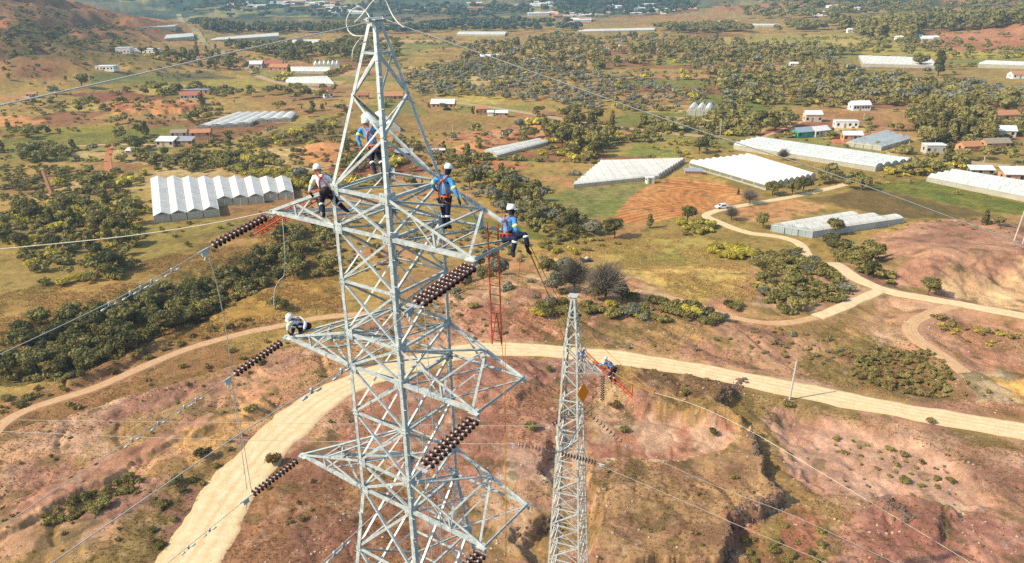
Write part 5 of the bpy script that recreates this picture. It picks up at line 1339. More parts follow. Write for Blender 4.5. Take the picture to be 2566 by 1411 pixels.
def car(label, px, py, rot, paint, s=1.0):
    g = ground(px, py); root = empty('parked_car', g, math.radians(rot)); tag(root, label, 'car')
    side = [(-2.1,.35),(-2.1,.75),(-1.25,.92),(-.7,1.42),(.85,1.45),(1.55,.98),(2.1,.82),(2.1,.35)]
    V = [(x*s, y*.84*s, z*s) for y in (-1, 1) for x, z in side]; n = len(side)
    V = [(x, y*(.82 if z > 1.2*s else 1), z) for x, y, z in V]
    F = [[i, (i+1) % n, n+(i+1) % n, n+i] for i in range(n)] + [list(range(n))[::-1], list(range(n, 2*n))]
    b = MB(); b.add(V, F); b.build('body', paint, root, local=False)
    b = MB()
    b.box((-.98*s, 0, 1.18*s), (.02, 0, 0), (0, .6*s, 0), (.2*s, 0, .2*s)); b.box((1.21*s, 0, 1.22*s), (.02, 0, 0), (0, .6*s, 0), (-.28*s, 0, .2*s))
    for y in (-1, 1): b.box((.08*s, y*.775*s, 1.15*s), (.75*s, 0, 0), (0, .02, 0), (0, -.05*y, .18*s))
    b.build('window', DARKG, root, local=False)
    for x in (-1.3, 1.3):
        for y in (-1, 1):
            b = MB(); b.lathe((x*s, y*.72*s, .33*s), (0, y, 0), [(.33*s,0),(.33*s,.2*s),(.2*s,.21*s)], 14); w = b.build('wheel', TYRE, root, local=False)
car('white car parked at the bend of the farm road', 1810,522, 12, CARW, .95)
car('dark blue car parked before the long brick house', 1120,276, 10, CARD, 1.0)
g = ground(1468,655); root = empty('loaded_cart', g, .2); tag(root, 'low dark cart with a pale bundle standing on the dry field', 'cart')
b = MB(); b.abox(-1.3,1.3,-.7,.7,.35,.55); b.abox(-1.3,-1.15,-.7,.7,.55,1.0); b.build('tray', CARD, root, local=False)
b = MB(); b.ball((.25,0,.8),.5,1.2,.9,.8); b.build('bundle', PLAST_C, root, local=False)
for x in (-.7,.7):
    b = MB(); b.lathe((x,-.72,.3),(0,-1,0),[(.3,0),(.3,.14)],12); b.lathe((x,.72,.3),(0,1,0),[(.3,0),(.3,.14)],12); b.build('axle_wheels', TYRE, root, local=False)
# far town: small pale buildings below the hills
tm = MB(); tm.abox(-.5,.5,-.4,.4,-.1,.7); tm.add([(-.54,-.45,.7),(.54,-.45,.7),(.54,0,1),(-.54,0,1),(.54,.45,.7),(-.54,.45,.7)], [[0,1,2,3],[3,2,4,5],[0,3,5],[1,4,2]])
proto = tm.build('town_house', PLAST_W, None); bpy.data.objects.remove(proto, do_unlink=False) if False else None
TOWNMATS = [PLAST_W, PLAST_W, PLAST_C, SHEET, TILE]
tmesh = []
for m in TOWNMATS:
    me = proto.data.copy(); me.materials.clear(); me.materials.append(m); tmesh.append(me)
bpy.data.objects.remove(proto)
town = [(620,0,250,22,24),(780,18,120,10,18),(840,30,60,6,8),(560,8,100,16,10),(1320,30,100,10,10),(1400,36,130,8,12),(1420,50,80,6,6),(1560,22,180,14,12),(1700,68,120,4,10),(1780,58,60,5,5),(2080,18,60,10,8),(2040,34,40,6,5),(1300,8,100,10,6),(1480,12,160,12,6),(1030,10,180,18,8),(2230,95,200,12,5)]
for (x, y, w, h, n) in town:
    for i in range(n):
        g = ground(x + RNG.random()*w, max(1, y + RNG.random()*h)); o = bpy.data.objects.new('town_house', tmesh[int(RNG.integers(0, len(tmesh)))]); link(o)
        D = math.hypot(g.x, g.y); o.location = g; s = (7+RNG.random()*10)*min(1.3, D/1100); o.scale = (s*(1+RNG.random()), s*.7, 3.2+1.6*RNG.random()); o.rotation_euler = (0, 0, RNG.normal()*.2)
        tag(o, 'small pale building in the far town below the hills', 'house', 'buildings of the far town')
# ------------------------------------------------------------------ trees
L_DARK = leafmat('dark_green_leaves', (.095,.090,.032), (.30,.265,.085))
L_OLIVE = leafmat('olive_green_leaves', (.145,.125,.042), (.38,.32,.105))
L_GREY = leafmat('silver_olive_leaves', (.150,.150,.098), (.320,.305,.205))
L_YEL = leafmat('yellow_green_leaves', (.32,.27,.030), (.64,.54,.10))
L_DRY = leafmat('bare_grey_twigs', (.125,.108,.080), (.25,.215,.165), 0)
L_BROWN = leafmat('brown_dry_leaves', (.17,.11,.040), (.40,.29,.115))
def crown_mesh(name, mt, seed, n_leaf=1300, blobs=12, shape='round', leaf=.045, core=True):
    g = np.random.default_rng(seed); cs = []
    for i in range(blobs):
        if shape == 'round': a = g.random()*6.28; r = .30*math.sqrt(g.random()); z = .48+.36*(g.random()-.35)*(1-r); cs.append((r*math.cos(a), r*math.sin(a), z, .15+.10*g.random()))
        elif shape == 'tall': a = g.random()*6.28; z = .25+.68*i/blobs; r = .16*g.random()*(1.15-z); cs.append((r*math.cos(a), r*math.sin(a), z, .10+.08*(1.1-z)))
        elif shape == 'cone': z = .12+.8*i/blobs; a = g.random()*6.28; r = .05; cs.append((r*math.cos(a), r*math.sin(a), z, .20*(1.02-z)+.02))
        else: a = g.random()*6.28; r = .48*math.sqrt(g.random()); cs.append((r*math.cos(a), r*math.sin(a), .30+.25*g.random()*(1-r), .22+.12*g.random()))
    cs = np.array(cs); V = []; F = []
    pick = g.integers(0, blobs, n_leaf); d = g.normal(size=(n_leaf, 3)); d /= np.linalg.norm(d, axis=1)[:, None]
    d[:, 2] = np.where(d[:, 2] < -.35, -d[:, 2]*.5, d[:, 2])
    rad = cs[pick, 3]*(.62+.50*g.random(n_leaf)**.7); P = cs[pick, :3] + d*rad[:, None]*np.array([1, 1, .82])
    P[:, 2] = np.maximum(P[:, 2], .05)
    nrm = d + g.normal(size=(n_leaf, 3))*.55; nrm /= np.linalg.norm(nrm, axis=1)[:, None]
    u = np.cross(nrm, g.normal(size=(n_leaf, 3))); u /= np.linalg.norm(u, axis=1)[:, None]; w = np.cross(nrm, u)
    s = leaf*(.55+.8*g.random(n_leaf))[:, None]
    Vq = np.stack([P-u*s-w*s*.6, P+u*s-w*s*.5, P+u*s*.8+w*s*.7, P-u*s*.7+w*s*.6], 1).reshape(-1, 3)
    V = Vq.tolist(); F = np.arange(n_leaf*4).reshape(-1, 4).tolist()
    if core:
        b = MB()
        for c in cs: b.ball(c[:3], c[3]*.66, 1, 1, .8, 7, 5)
        off = len(V); V += [tuple(v) for v in b.v]; F += [[off+i for i in f] for f in b.f]
    me = bpy.data.meshes.new(name); me.from_pydata(V, [], F); me.materials.append(mt); me.update()
    return me, cs
def trunk_mesh(cs, seed, r=.022):
    g = np.random.default_rng(seed); b = MB(); z0 = float(min(c[2] for c in cs))
    b.tube([(0,0,-.06), (.01,0,.12), (.0,.01,max(.2, z0))], [r*1.4, r, r*.75], 6)
    for c in cs[:6]: b.tube([(0, .0, .14), (c[0]*.5, c[1]*.5, (.16+c[2])*.55), tuple(c[:3])], [r*.6, r*.4, r*.2], 5)
    me = bpy.data.meshes.new('trunk'); me.from_pydata([tuple(v) for v in b.v], [], b.f); me.materials.append(BARK); me.update(); return me
def bare_mesh(seed, n=520):
    g = np.random.default_rng(seed); b = MB()
    for i in range(n):
        a = g.random()*6.28; e = .25+1.25*g.random(); d = np.array([math.cos(a)*math.cos(e), math.sin(a)*math.cos(e), math.sin(e)]); l = .30+.30*g.random()
        p0 = np.array([0, 0, .28]) + d*.08*g.random(); p1 = p0 + d*l*.55 + g.normal(size=3)*.03; p2 = p1 + d*l*.5 + g.normal(size=3)*.06
        b.tube([p0, p1, p2], [.006, .004, .0022], 3, False)
    me = bpy.data.meshes.new('twigs'); me.from_pydata([tuple(v) for v in b.v], [], b.f); me.materials.append(L_DRY); me.update(); return me
PROTO = {}
def bare_tree(seed):
    me = bare_mesh(seed, 900); g = np.random.default_rng(seed); n = 1500
    e = g.random(n)*1.5; a = g.random(n)*6.28; r = .5*g.random(n)**.4; P = np.stack([r*1.05*np.cos(a)*np.cos(e), r*1.05*np.sin(a)*np.cos(e), .30+r*1.15*np.sin(e)], 1)
    b = MB(); b.v = [tuple(v.co) for v in me.vertices]; b.f = [list(p.vertices) for p in me.polygons]
    for p in P:
        d = g.normal(size=3)*.5 + (p-np.array([0, 0, .2])); d /= np.linalg.norm(d); q = p + d*(.03+.04*g.random()); s = np.cross(d, g.normal(size=3)); s *= .0045/np.linalg.norm(s)
        b.add([p-s, p+s, q], [[0, 1, 2]])
    m2 = bpy.data.meshes.new('crown'); m2.from_pydata(b.v, [], b.f); m2.materials.append(L_DRY); return m2
def kind(k, mt, shape, nv=4, n=1300, blobs=12, leaf=.045):
    PROTO[k] = []
    for i in range(nv):
        me, cs = crown_mesh('crown', mt, 100+len(PROTO)*10+i, n, blobs, shape, leaf); lo, _ = crown_mesh('crown', mt, 100+len(PROTO)*10+i, 150, 5, shape, leaf*2.3)
        PROTO[k].append((me, trunk_mesh(cs, i), lo))
kind('round', L_DARK, 'round'); kind('olive', L_OLIVE, 'round'); kind('grey', L_GREY, 'round'); kind('tall', L_DARK, 'tall', 3, 1300, 16); kind('euca', L_OLIVE, 'tall', 3, 1300, 16)
kind('far', leafmat('hazy_far_leaves', (.050,.078,.058), (.135,.165,.112)), 'round', 2, 300, 6); kind('cone', L_DARK, 'cone', 2, 1000, 12); kind('bush', L_DARK, 'bush', 4, 900, 9, .06); kind('obush', L_OLIVE, 'bush', 4, 900, 9, .06); kind('gbush', L_GREY, 'bush', 3, 800, 8, .06)  # 'far' leaves carry bluish distance haze in their colour
kind('ybush', L_YEL, 'bush', 3, 900, 9, .06); kind('bbush', L_BROWN, 'bush', 3, 700, 8, .06)
BARE = [bare_tree(1), bare_tree(2)]
TREES = []; BUSHES = []
def T_(px, py, h, k, label, group=None, w=1.0):
    p = ground(px, py); (BUSHES if 'bush' in k else TREES).append((p, h, k, label, group, w))
def area(P, n, kinds, h0, h1, label, group, smin=.0, w=1.0):
    W = world(P); A = np.array(W); lo, hi = A.min(0), A.max(0); pts = []; tries = 0
    while len(pts) < n and tries < n*40:
        tries += 1; x, y = lo + (hi-lo)*RNG.random(2)
        if poly_sd(np.array([x]), np.array([y]), W)[0] < 0: continue
        if smin and any((x-a)**2+(y-b)**2 < smin**2 for a, b in pts[-200:]): continue
        if any(abs(line_d(np.array([x]), np.array([y]), RW[r][0])[0]) < RW[r][1]*.5+.8 for r in ('main','farm','left','branch','path')): continue
        pts.append((x, y))
    for x, y in pts:
        k = kinds[int(RNG.integers(0, len(kinds)))]; h = h0+(h1-h0)*RNG.random()**1.4
        (BUSHES if 'bush' in k else TREES).append((Vector((x, y, 0)), h, k, label, group, w))
# single trees one can point to
S = T_
S(1517,757,7.2,'bare','wide bare grey tree with a dark trunk beside the dry field', None, .95)
S(1440,735,6.5,'bare','smaller bare grey tree left of the wide bare one', None, 1.0)
S(1490,752,3.6,'olive','low green tree under the left side of the wide bare tree'); S(1560,752,3.4,'round','low dark tree under the right side of the wide bare tree')
S(1583,752,1.7,'bush','single round dark bush right of the wide bare tree')
S(1722,556,5.6,'round','round dark tree at the lower edge of the ploughed field'); S(1540,598,6.2,'round','dark round tree left of the ploughed field corner')
S(1912,572,5.0,'round','dark tree at the bluish end of the stepped greenhouse'); S(2205,566,3.4,'round','round tree before the middle of the stepped greenhouse')
S(2088,588,5.4,'round','pointed dark tree before the stepped greenhouse'); S(2080,618,4.4,'round','dark tree below the stepped greenhouse, nearest the road')
S(1962,402,4.6,'bare','small bare tree before the longest greenhouse'); S(1878,512,5.0,'bare','thin bare tree at the right corner of the ploughed field'); S(1832,552,4.4,'bare','thin bare tree below the farm road bend')
S(205,220,9.5,'round','lone big dark tree at the foot of the red hill'); S(198,282,4.2,'round','small round tree on the dry slope, left of two'); S(262,276,4.4,'round','small round tree on the dry slope, right of two')
S(1935,488,5.2,'round','dark round tree, leftmost at the corner of the vented greenhouse'); S(1985,488,5.4,'round','dark tree at the corner of the vented greenhouse, second from the left'); S(2012,480,5.6,'round','dark tree at the corner of the vented greenhouse, third from the left')
S(2325,740,3.4,'round','small dark tree at the edge of the sand quarry'); S(2468,562,4.2,'cone','dark pointed shrub tree left of the pole pair'); S(2502,568,3.0,'round','low round tree left of the pole pair')
S(1752,385,7.5,'round','big round tree behind the wide white greenhouse'); S(2372,412,8.5,'cone','tall dark pointed tree behind the grey greenhouse'); S(2424,432,4.5,'cone','small pointed tree beside the white-roofed shed')
S(1850,488,2.4,'cone','narrow pointed shrub beside the parked white car'); S(1628,572,4.2,'tall','slim dark tree at the foot of the ploughed field'); S(2206,372,3.6,'olive','round tree at the corner of the grey greenhouse')
S(1184,285,4.0,'cone','dark cypress left of the small brick house'); S(1265,530,4.5,'euca','light tree behind the seated worker'); S(1806,295,7.0,'cone','dark cypress right of the three-arched greenhouse')
S(2305,170,12,'round','dark tree before the big white far greenhouse'); S(2350,190,16,'tall','tall dark tree at the right end of the big far greenhouse'); S(640,318,3.4,'round','round bush tree at the end of the sawtooth greenhouse')
S(1420,300,7,'round','dark tree beside the valley road'); S(1340,345,5,'round','small dark tree right of the kiln'); S(1430,350,7.5,'round','dark tree beside the patched white tunnel')
S(690,775,3.4,'olive','rounded shrub tree behind the crouching worker'); S(718,780,3.0,'olive','low shrub tree beside the dirt road, behind the crouching worker')
# clusters
gl = 'trees of the dark gully thicket'; A = area
A([(0,955),(0,845),(240,750),(420,705),(560,680),(620,700),(560,765),(430,822),(240,925)], 105, ['round','round','round','olive'], 3.0, 5.8, 'dark green tree in the gully thicket below the left dirt road', gl, 1.6)
A([(560,690),(700,590),(780,565),(835,600),(835,690),(700,705),(590,740)], 40, ['round','olive','round'], 3.0, 5.4, 'green tree in the thicket behind the left tower leg', 'trees behind the left tower leg', 1.8)
A([(0,565),(60,520),(200,505),(325,525),(355,600),(330,680),(270,705),(120,715),(60,645),(0,605)], 60, ['round','olive','olive','euca'], 3.0, 6.2, 'bushy dark tree in the thicket left of the large greenhouse', 'trees of the left thicket', 2.2)
A([(45,390),(165,380),(172,408),(52,412)], 16, ['round'], 5.0, 7.0, 'dark tree in the dense clump at the left edge', 'trees of the left clump', 2.5)
A([(292,345),(372,335),(380,395),(320,405)], 10, ['round','round','tall'], 5, 7.5, 'big round dark tree left of the farm sheds', 'trees left of the farm sheds', 2.5)
A([(360,395),(520,385),(690,395),(640,430),(470,432),(370,420)], 60, ['round','olive','olive'], 2.6, 5.2, 'tree in the belt behind the large greenhouse', 'trees behind the large greenhouse', 2.5)
A([(190,440),(262,440),(268,495),(200,500)], 8, ['round','olive'], 3.5, 5, 'tree beside the red track', 'trees beside the red track', 2.5)
A([(10,330),(110,335),(110,355),(5,355)], 5, ['round','olive'], 4, 6.5, 'round tree on the green slope at the left edge', 'round trees at the left edge', 4)
A([(1080,385),(1200,402),(1340,482),(1380,560),(1300,560),(1230,520),(1160,455)], 48, ['round','olive','euca','grey'], 3.0, 6.5, 'tree in the wood right of the leaning worker', 'trees right of the leaning worker', 2.5)
A([(1250,520),(1400,520),(1460,560),(1500,590),(1430,610),(1350,590)], 30, ['olive','grey','round'], 2.6, 5.0, 'loose green tree behind the seated worker', 'trees behind the seated worker', 2)
A([(1360,335),(1440,302),(1545,312),(1565,355),(1480,402),(1400,382)], 22, ['euca','euca','olive'], 6, 10, 'tall olive-green tree in the grove above the wide white greenhouse', 'tall trees above the wide greenhouse', 3)
A([(1145,660),(1260,655),(1250,725),(1150,735)], 8, ['grey','round'], 3.4, 5, 'grey-green tree beside the hanging ladder', 'trees beside the hanging ladder', 2.2)
A([(1300,690),(1420,660),(1420,730),(1310,735)], 7, ['grey','olive'], 2.6, 4.4, 'grey-green tree left of the bare trees', 'trees left of the bare trees', 2)
A([(2050,440),(2130,430),(2195,462),(2150,480),(2050,482)], 9, ['round'], 3.6, 5.4, 'dark tree in the hedge right of the vented greenhouse', 'trees right of the vented greenhouse', 2.5)
A([(2200,425),(2300,405),(2420,400),(2415,430),(2250,448)], 12, ['olive','round'], 3.4, 6.4, 'tree behind the green crop rows', 'trees behind the crop rows', 2.8)
A([(2090,605),(2150,640),(2205,680),(2250,712),(2230,725),(2150,672),(2085,640)], 16, ['round','round','olive'], 2.8, 4.8, 'dark tree in the row along the farm road', 'trees along the farm road', 1.8)
A([(2285,275),(2420,285),(2485,330),(2500,370),(2330,372),(2282,325)], 60, ['euca','euca','olive'], 6, 12, 'tall olive tree in the dense right-hand wood', 'trees of the right-hand wood', 4)
A([(1000,195),(1250,165),(1500,185),(1780,245),(1785,275),(1500,285),(1250,250),(1040,240)], 430, ['grey','grey','grey','grey','olive'], 3.2, 5.6, 'silvery tree in the olive grove beyond the valley road', 'trees of the silvery grove', 5)
A([(1640,300),(1760,315),(1790,335),(1660,330)], 10, ['round','olive'], 4, 6.5, 'dark tree below the silvery grove', 'trees below the silvery grove', 4)
A([(1780,290),(1960,270),(1990,330),(1850,340),(1790,330)], 24, ['round','olive'], 4.5, 8, 'tree left of the brown field', 'trees left of the brown field', 4)
A([(460,290),(480,312),(560,300),(560,280)], 8, ['round'], 4, 6, 'dark tree left of the sawtooth greenhouse', 'trees left of the sawtooth greenhouse', 4)
A([(330,215),(420,225),(640,228),(640,245),(520,250),(330,245)], 22, ['round'], 4.5, 7.5, 'dark tree in the line around the red-roofed ranch', 'trees around the red-roofed ranch', 5)
A([(660,225),(840,228),(840,255),(690,248)], 14, ['round','olive'], 4.5, 8, 'dark tree beside the white gabled cottage', 'trees beside the white cottage', 5)
A([(330,130),(560,135),(620,175),(480,170)], 34, ['round','tall'], 6, 11, 'dark tree below the long white hillside house', 'trees below the hillside house', 5)
A([(1800,205),(2150,185),(2566,235),(2566,280),(2300,272),(2150,262),(1980,255),(1800,280)], 270, ['round','olive','olive','grey'], 4.0, 9.5, 'tree in the broad dark wood on the right', 'trees of the broad wood', 6)
WOOD_FAR = [  # counted as one mass each
 ([(1100,130),(1400,92),(1800,100),(2100,140),(2140,180),(1800,225),(1500,200),(1250,160),(1060,170)], 640, ['round','olive','euca','grey','bare0','cone'], 2.6, 9.5),
 ([(470,60),(930,72),(930,92),(700,84),(520,78)], 330, ['far','tall'], 8, 13), ([(930,60),(1300,55),(1460,62),(1460,78),(1180,82),(930,85)], 300, ['far'], 7, 12),
 ([(560,115),(900,118),(900,145),(700,150)], 130, ['round','tall'], 6, 11), ([(1640,72),(2080,62),(2080,78),(1660,84)], 160, ['round'], 8, 13),
 ([(2080,62),(2290,64),(2290,108),(2100,78)], 170, ['euca','tall'], 13, 20), ([(2290,62),(2566,40),(2566,58),(2300,78)], 170, ['tall'], 12, 18), ([(1180,150),(1420,165),(1350,185),(1000,190)], 110, ['grey','olive'], 4, 7),
 ([(850,100),(1000,105),(1000,160),(880,170)], 70, ['round'], 6, 10), ([(400,2),(1800,2),(1700,40),(900,52),(500,40)], 520, ['far'], 7, 14), ([(1800,5),(2566,2),(2566,40),(1850,48)], 220, ['round'], 8, 14),
 ([(1650,115),(2150,120),(2150,150),(1650,150)], 110, ['round','olive'], 5, 9), ([(2150,100),(2566,128),(2566,150),(2150,140)], 50, ['round'], 5, 9), ([(0,20),(300,60),(330,120),(0,170)], 130, ['round'], 3, 6)]
mass = []
for P, n, kk, a, b in WOOD_FAR:
    W = world(P); A_2 = np.array(W); lo, hi = A_2.min(0), A_2.max(0); k_ = 0; t_ = 0
    while k_ < n and t_ < n*30:
        t_ += 1; x, y = lo+(hi-lo)*RNG.random(2)
        if poly_sd(np.array([x]), np.array([y]), W)[0] > 0 and vnoise(np.array([x/60]), np.array([y/60]), 3)[0] > .32: mass.append((Vector((x, y, 0)), a+(b-a)*RNG.random(), kk[int(RNG.integers(0, len(kk)))])); k_ += 1
# scattered over the valley
for _ in range(1050):
    px, py = RNG.random()*2566, 95+RNG.random()**1.3*420
    g = ground0(px, py)
    if vnoise(np.array([g.x/45]), np.array([g.y/45]), 12)[0] < .47: continue
    h = 1.6+4.6*RNG.random()**2
    mass.append((Vector((g.x, g.y, 0)), h, ['round','olive','euca','grey','cone','olive'][int(RNG.integers(0, 6))]))
A([(618,372),(700,335),(800,305),(872,272),(878,280),(810,316),(700,350),(630,382)], 60, ['obush','ybush'], .9, 1.8, None, None, .8)
A([(0,10),(300,40),(420,110),(480,190),(200,170),(0,180)], 420, ['obush','bbush','bush'], 1.0, 2.4, None, None, 1)
A([(2280,112),(2300,82),(2566,50),(2566,125),(2400,125)], 40, ['obush'], 1.5, 3, None, None, 2)
for P, n, kk, a, b in [([(0,565),(60,520),(200,505),(325,525),(360,600),(330,690),(270,710),(120,720),(60,650),(0,610)], 150, ['obush','bush','ybush'], 1.2, 2.6), ([(0,955),(0,845),(240,750),(420,705),(560,680),(700,600),(835,600),(835,690),(700,705),(560,765),(430,822),(240,925)], 150, ['bush','obush','obush'], 1.2, 2.4),
    ([(330,395),(520,382),(700,395),(640,430),(470,435),(360,425)], 110, ['obush','bush'], 1.2, 2.4), ([(1080,385),(1200,402),(1400,480),(1500,590),(1430,610),(1230,530),(1130,455)], 130, ['obush','gbush','ybush'], 1.0, 2.4), ([(1360,335),(1440,302),(1545,312),(1565,355),(1480,402),(1330,420)], 110, ['obush','ybush'], 1.2, 3.0),
    ([(180,430),(300,430),(330,505),(200,500)], 80, ['obush','bush'], 1, 2.4), ([(0,420),(180,420),(170,500),(0,520)], 120, ['obush','bush'], 1, 2.2), ([(1880,640),(2010,630),(2150,700),(2180,730),(2060,775),(1960,795),(1890,760)], 170, ['obush','bush'], .7, 1.8), ([(1640,300),(1990,285),(1990,335),(1850,342),(1560,330)], 160, ['obush','bush'], 1.2, 3), ([(2090,605),(2150,640),(2215,680),(2262,712),(2230,728),(2150,676),(2080,640)], 80, ['bush','obush'], 1, 2.2),
    ([(2285,275),(2566,290),(2566,390),(2330,380),(2282,325)], 200, ['obush','bush'], 1.5, 4), ([(2200,425),(2300,405),(2430,400),(2420,432),(2250,448)], 70, ['obush','ybush'], 1.2, 2.6)]:
    A(P, n, kk, a, b, None, None, .5)
for (a_, b_) in HEDGE:
    a_, b_ = np.array(a_), np.array(b_); n_ = int(np.hypot(*(b_-a_))/2.6)
    for i in range(n_):
        if RNG.random() < .25: continue
        q_ = a_ + (b_-a_)*(i+RNG.random())/max(n_, 1) + RNG.normal(size=2)*.6; mass.append((Vector((q_[0], q_[1], 0)), 1.2+3.6*RNG.random()**2, ['round','olive','obush','bush','ybush','olive'][int(RNG.integers(0, 6))]))
# clear fields and buildings
CLEAR = [world(P) for P in ([(1335,502),(1440,474),(1650,405),(1900,385),(2042,440),(1940,470),(1905,494),(1768,528),(1690,550),(1400,547)], [(1838,374),(1900,340),(2288,400),(2190,440)], [(388,560),(380,430),(728,440),(742,520)], [(1930,585),(2150,530),(2262,560),(2034,602)],
  [(1290,640),(1480,600),(1700,588),(1850,620),(1880,760),(1700,742),(1480,650)], [(2040,502),(2170,468),(2640,520),(2566,545),(2270,550)], [(490,330),(590,280),(745,290),(722,316)], [(1895,335),(2000,270),(2300,285),(2290,325),(2140,312),(2040,335)], [(2120,372),(2215,325),(2285,350),(2207,382)], [(2320,458),(2390,430),(2700,480),(2700,530)],
  [(850,292),(985,268),(1290,296),(1270,322),(1070,335),(860,330)], [(0,352),(300,325),(460,312),(440,350),(0,375)], [(2150,142),(2350,145),(2350,176),(2150,172)], [(2445,155),(2640,158),(2640,180),(2445,176)])]
def clear(p, mg=0.0): return all(poly_sd(np.array([p.x]), np.array([p.y]), W)[0] < mg for W in CLEAR)
mass = [t for t in mass if clear(t[0], -1.5)]
# shrubs
A([(0,1000),(200,940),(440,850),(620,800),(640,815),(450,880),(220,975),(0,1070)], 50, ['obush','obush','bbush'], .5, 1.3, 'low green bush on the bank above the left dirt road', 'bushes above the dirt road', .8)
A([(60,1040),(300,965),(560,870),(720,850),(800,870),(600,960),(330,1000)], 50, ['obush','bbush','obush'], .4, 1.1, 'low bush between the dirt road and the insulator strings', 'bushes below the dirt road', .8)
A([(100,1300),(330,1190),(360,1210),(240,1290),(110,1330)], 24, ['obush','obush'], .6, 1.2, 'dark green bush in the strip on the red slope', 'bushes on the red slope', .8)
A([(330,1340),(420,1250),(560,1130),(600,1130),(520,1260),(430,1400)], 10, ['bbush','obush'], .5, .9, 'dry bush on the verge left of the pale road', 'bushes left of the pale road', .8)
A([(1320,760),(1500,770),(1700,780),(1840,800),(1800,825),(1560,805),(1340,800)], 52, ['obush','gbush','bush','ybush'], .8, 2.0, 'bush in the scrub below the bare trees', 'bushes below the bare trees', .9)
A([(1600,760),(1850,770),(1850,800),(1700,790)], 16, ['bush','obush'], 1, 2.0, 'dark bush along the footpath', 'bushes along the footpath', .9)
A([(1880,640),(2010,630),(2150,700),(2180,730),(2060,775),(1960,795),(1890,760)], 62, ['bush','obush','gbush','obush'], .9, 2.6, 'bush in the scrub between the dry field and the farm road', 'bushes between field and farm road', 1.0)
A([(1100,730),(1420,740),(1420,770),(1120,775)], 18, ['gbush','obush'], .8, 1.8, 'grey bush on the bank before the hanging ladder', 'bushes before the hanging ladder', .9)
A([(1330,560),(1480,600),(1560,610),(1500,640),(1360,640)], 30, ['ybush','obush'], .8, 1.8, 'yellow-green bush at the edge of the dry field', 'bushes at the edge of the dry field', 1.0)
A([(1190,430),(1340,468),(1345,500),(1290,505),(1190,455)], 22, ['ybush','ybush','obush'], 1.5, 3.0, 'bright yellow-green shrub in the hedge right of the leaning worker', 'yellow shrubs in the hedge', 1.2)
A([(560,425),(700,428),(800,445),(800,470),(720,478),(600,440)], 90, ['ybush','ybush','obush'], 1.5, 3.2, 'yellow-green shrub behind the large greenhouse', 'yellow shrubs behind the large greenhouse', 1.2)
A([(330,505),(380,500),(390,545),(345,560)], 7, ['ybush'], 1.5, 2.6, 'yellow bush left of the large greenhouse', 'yellow bushes left of the greenhouse', 1.2)
A([(1700,560),(1790,560),(1800,590),(1720,595)], 16, ['ybush','ybush','obush'], 1.4, 2.6, 'yellow-green bush at the farm road bend', 'bushes at the road bend', 1.2)
A([(1770,625),(1880,625),(1900,650),(1800,650)], 20, ['ybush'], 1.4, 2.6, 'bright yellow bush beside the dry field', 'yellow bushes beside the dry field', 1.2)
A([(2180,860),(2330,880),(2390,935),(2370,985),(2250,985),(2120,930)], 110, ['obush','bbush','obush'], .4, 1.0, 'low dark bush in the hollow beside the curved track', 'bushes beside the curved track', .8)
A([(2330,790),(2566,830),(2566,870),(2400,850)], 22, ['obush','ybush','bbush'], .4, .9, 'low bush on the rise beside the farm road', 'bushes on the rise', .9)
A([(2060,1060),(2300,1130),(2420,1210),(2300,1210),(2150,1150)], 40, ['obush'], .3, .75, 'small grey-green bush dotted on the pink slope', 'bushes on the pink slope', 1.2)
A([(2440,1035),(2566,1060),(2566,1075),(2450,1050)], 7, ['bush'], .8, 1.2, 'dark bush beside the right end of the pale road', 'bushes beside the pale road end', .9)
A([(1590,930),(1740,925),(1840,945),(1780,1000),(1620,975)], 12, ['bbush','bbush'], .3, .6, 'brown bush on the dark bank right of the slim tower', 'bushes on the dark bank', .9)
A([(1860,820),(2100,830),(2180,900),(2000,900),(1880,880)], 30, ['obush','bbush','gbush'], .35, .8, 'low bush on the slope above the pale road', 'bushes above the pale road', .9)
A([(640,1180),(860,1180),(860,1400),(600,1400)], 6, ['bbush'], .3, .6, 'dry bush on the brown slope left of the big tower foot', 'bushes left of the tower foot', .9)
A([(1500,1200),(1880,1170),(1920,1240),(1810,1400),(1500,1400)], 10, ['bbush','obush'], .3, .6, 'dry bush on the brown terrace', 'bushes on the brown terrace', .9)
A([(1850,1320),(2100,1300),(2060,1400),(1860,1400)], 14, ['obush','obush'], .4, .9, 'green bush in the hollow below the terrace', 'bushes below the terrace', .9)
for (px, py, h, k, lab) in [(1785,1088,1.0,'bush','round green bush on the pale clay face, right one'), (1563,1080,.85,'bush','round green bush on the pale clay face, left one'), (512,1140,1.2,'bush','dark green bush beside a conductor on the left slope'), (445,1215,1.3,'bush','flat dark green bush beside the road verge'),
    (628,1030,.9,'bush','dark bush between the two middle insulator strings'), (690,1160,1.6,'bbush','yellowish bush at the tip of the lowest pointed arm'), (1330,1075,1.3,'obush','green bush left of the slim tower'), (1540,1020,1.1,'bbush','tan bush right of the slim tower boom'), (2330,1062,1.0,'bbush','orange-brown bush on the road edge'),
    (1975,1018,.9,'obush','bush at the foot of the tall pale pole'), (1715,990,.9,'obush','green bush on the dark bank, below the pale road'), (1375,930,.9,'obush','green bush left of the slim tower head'), (830,160+900,.6,'obush','small bush on the road edge behind the tower')]: S(px, py, h, k, lab)
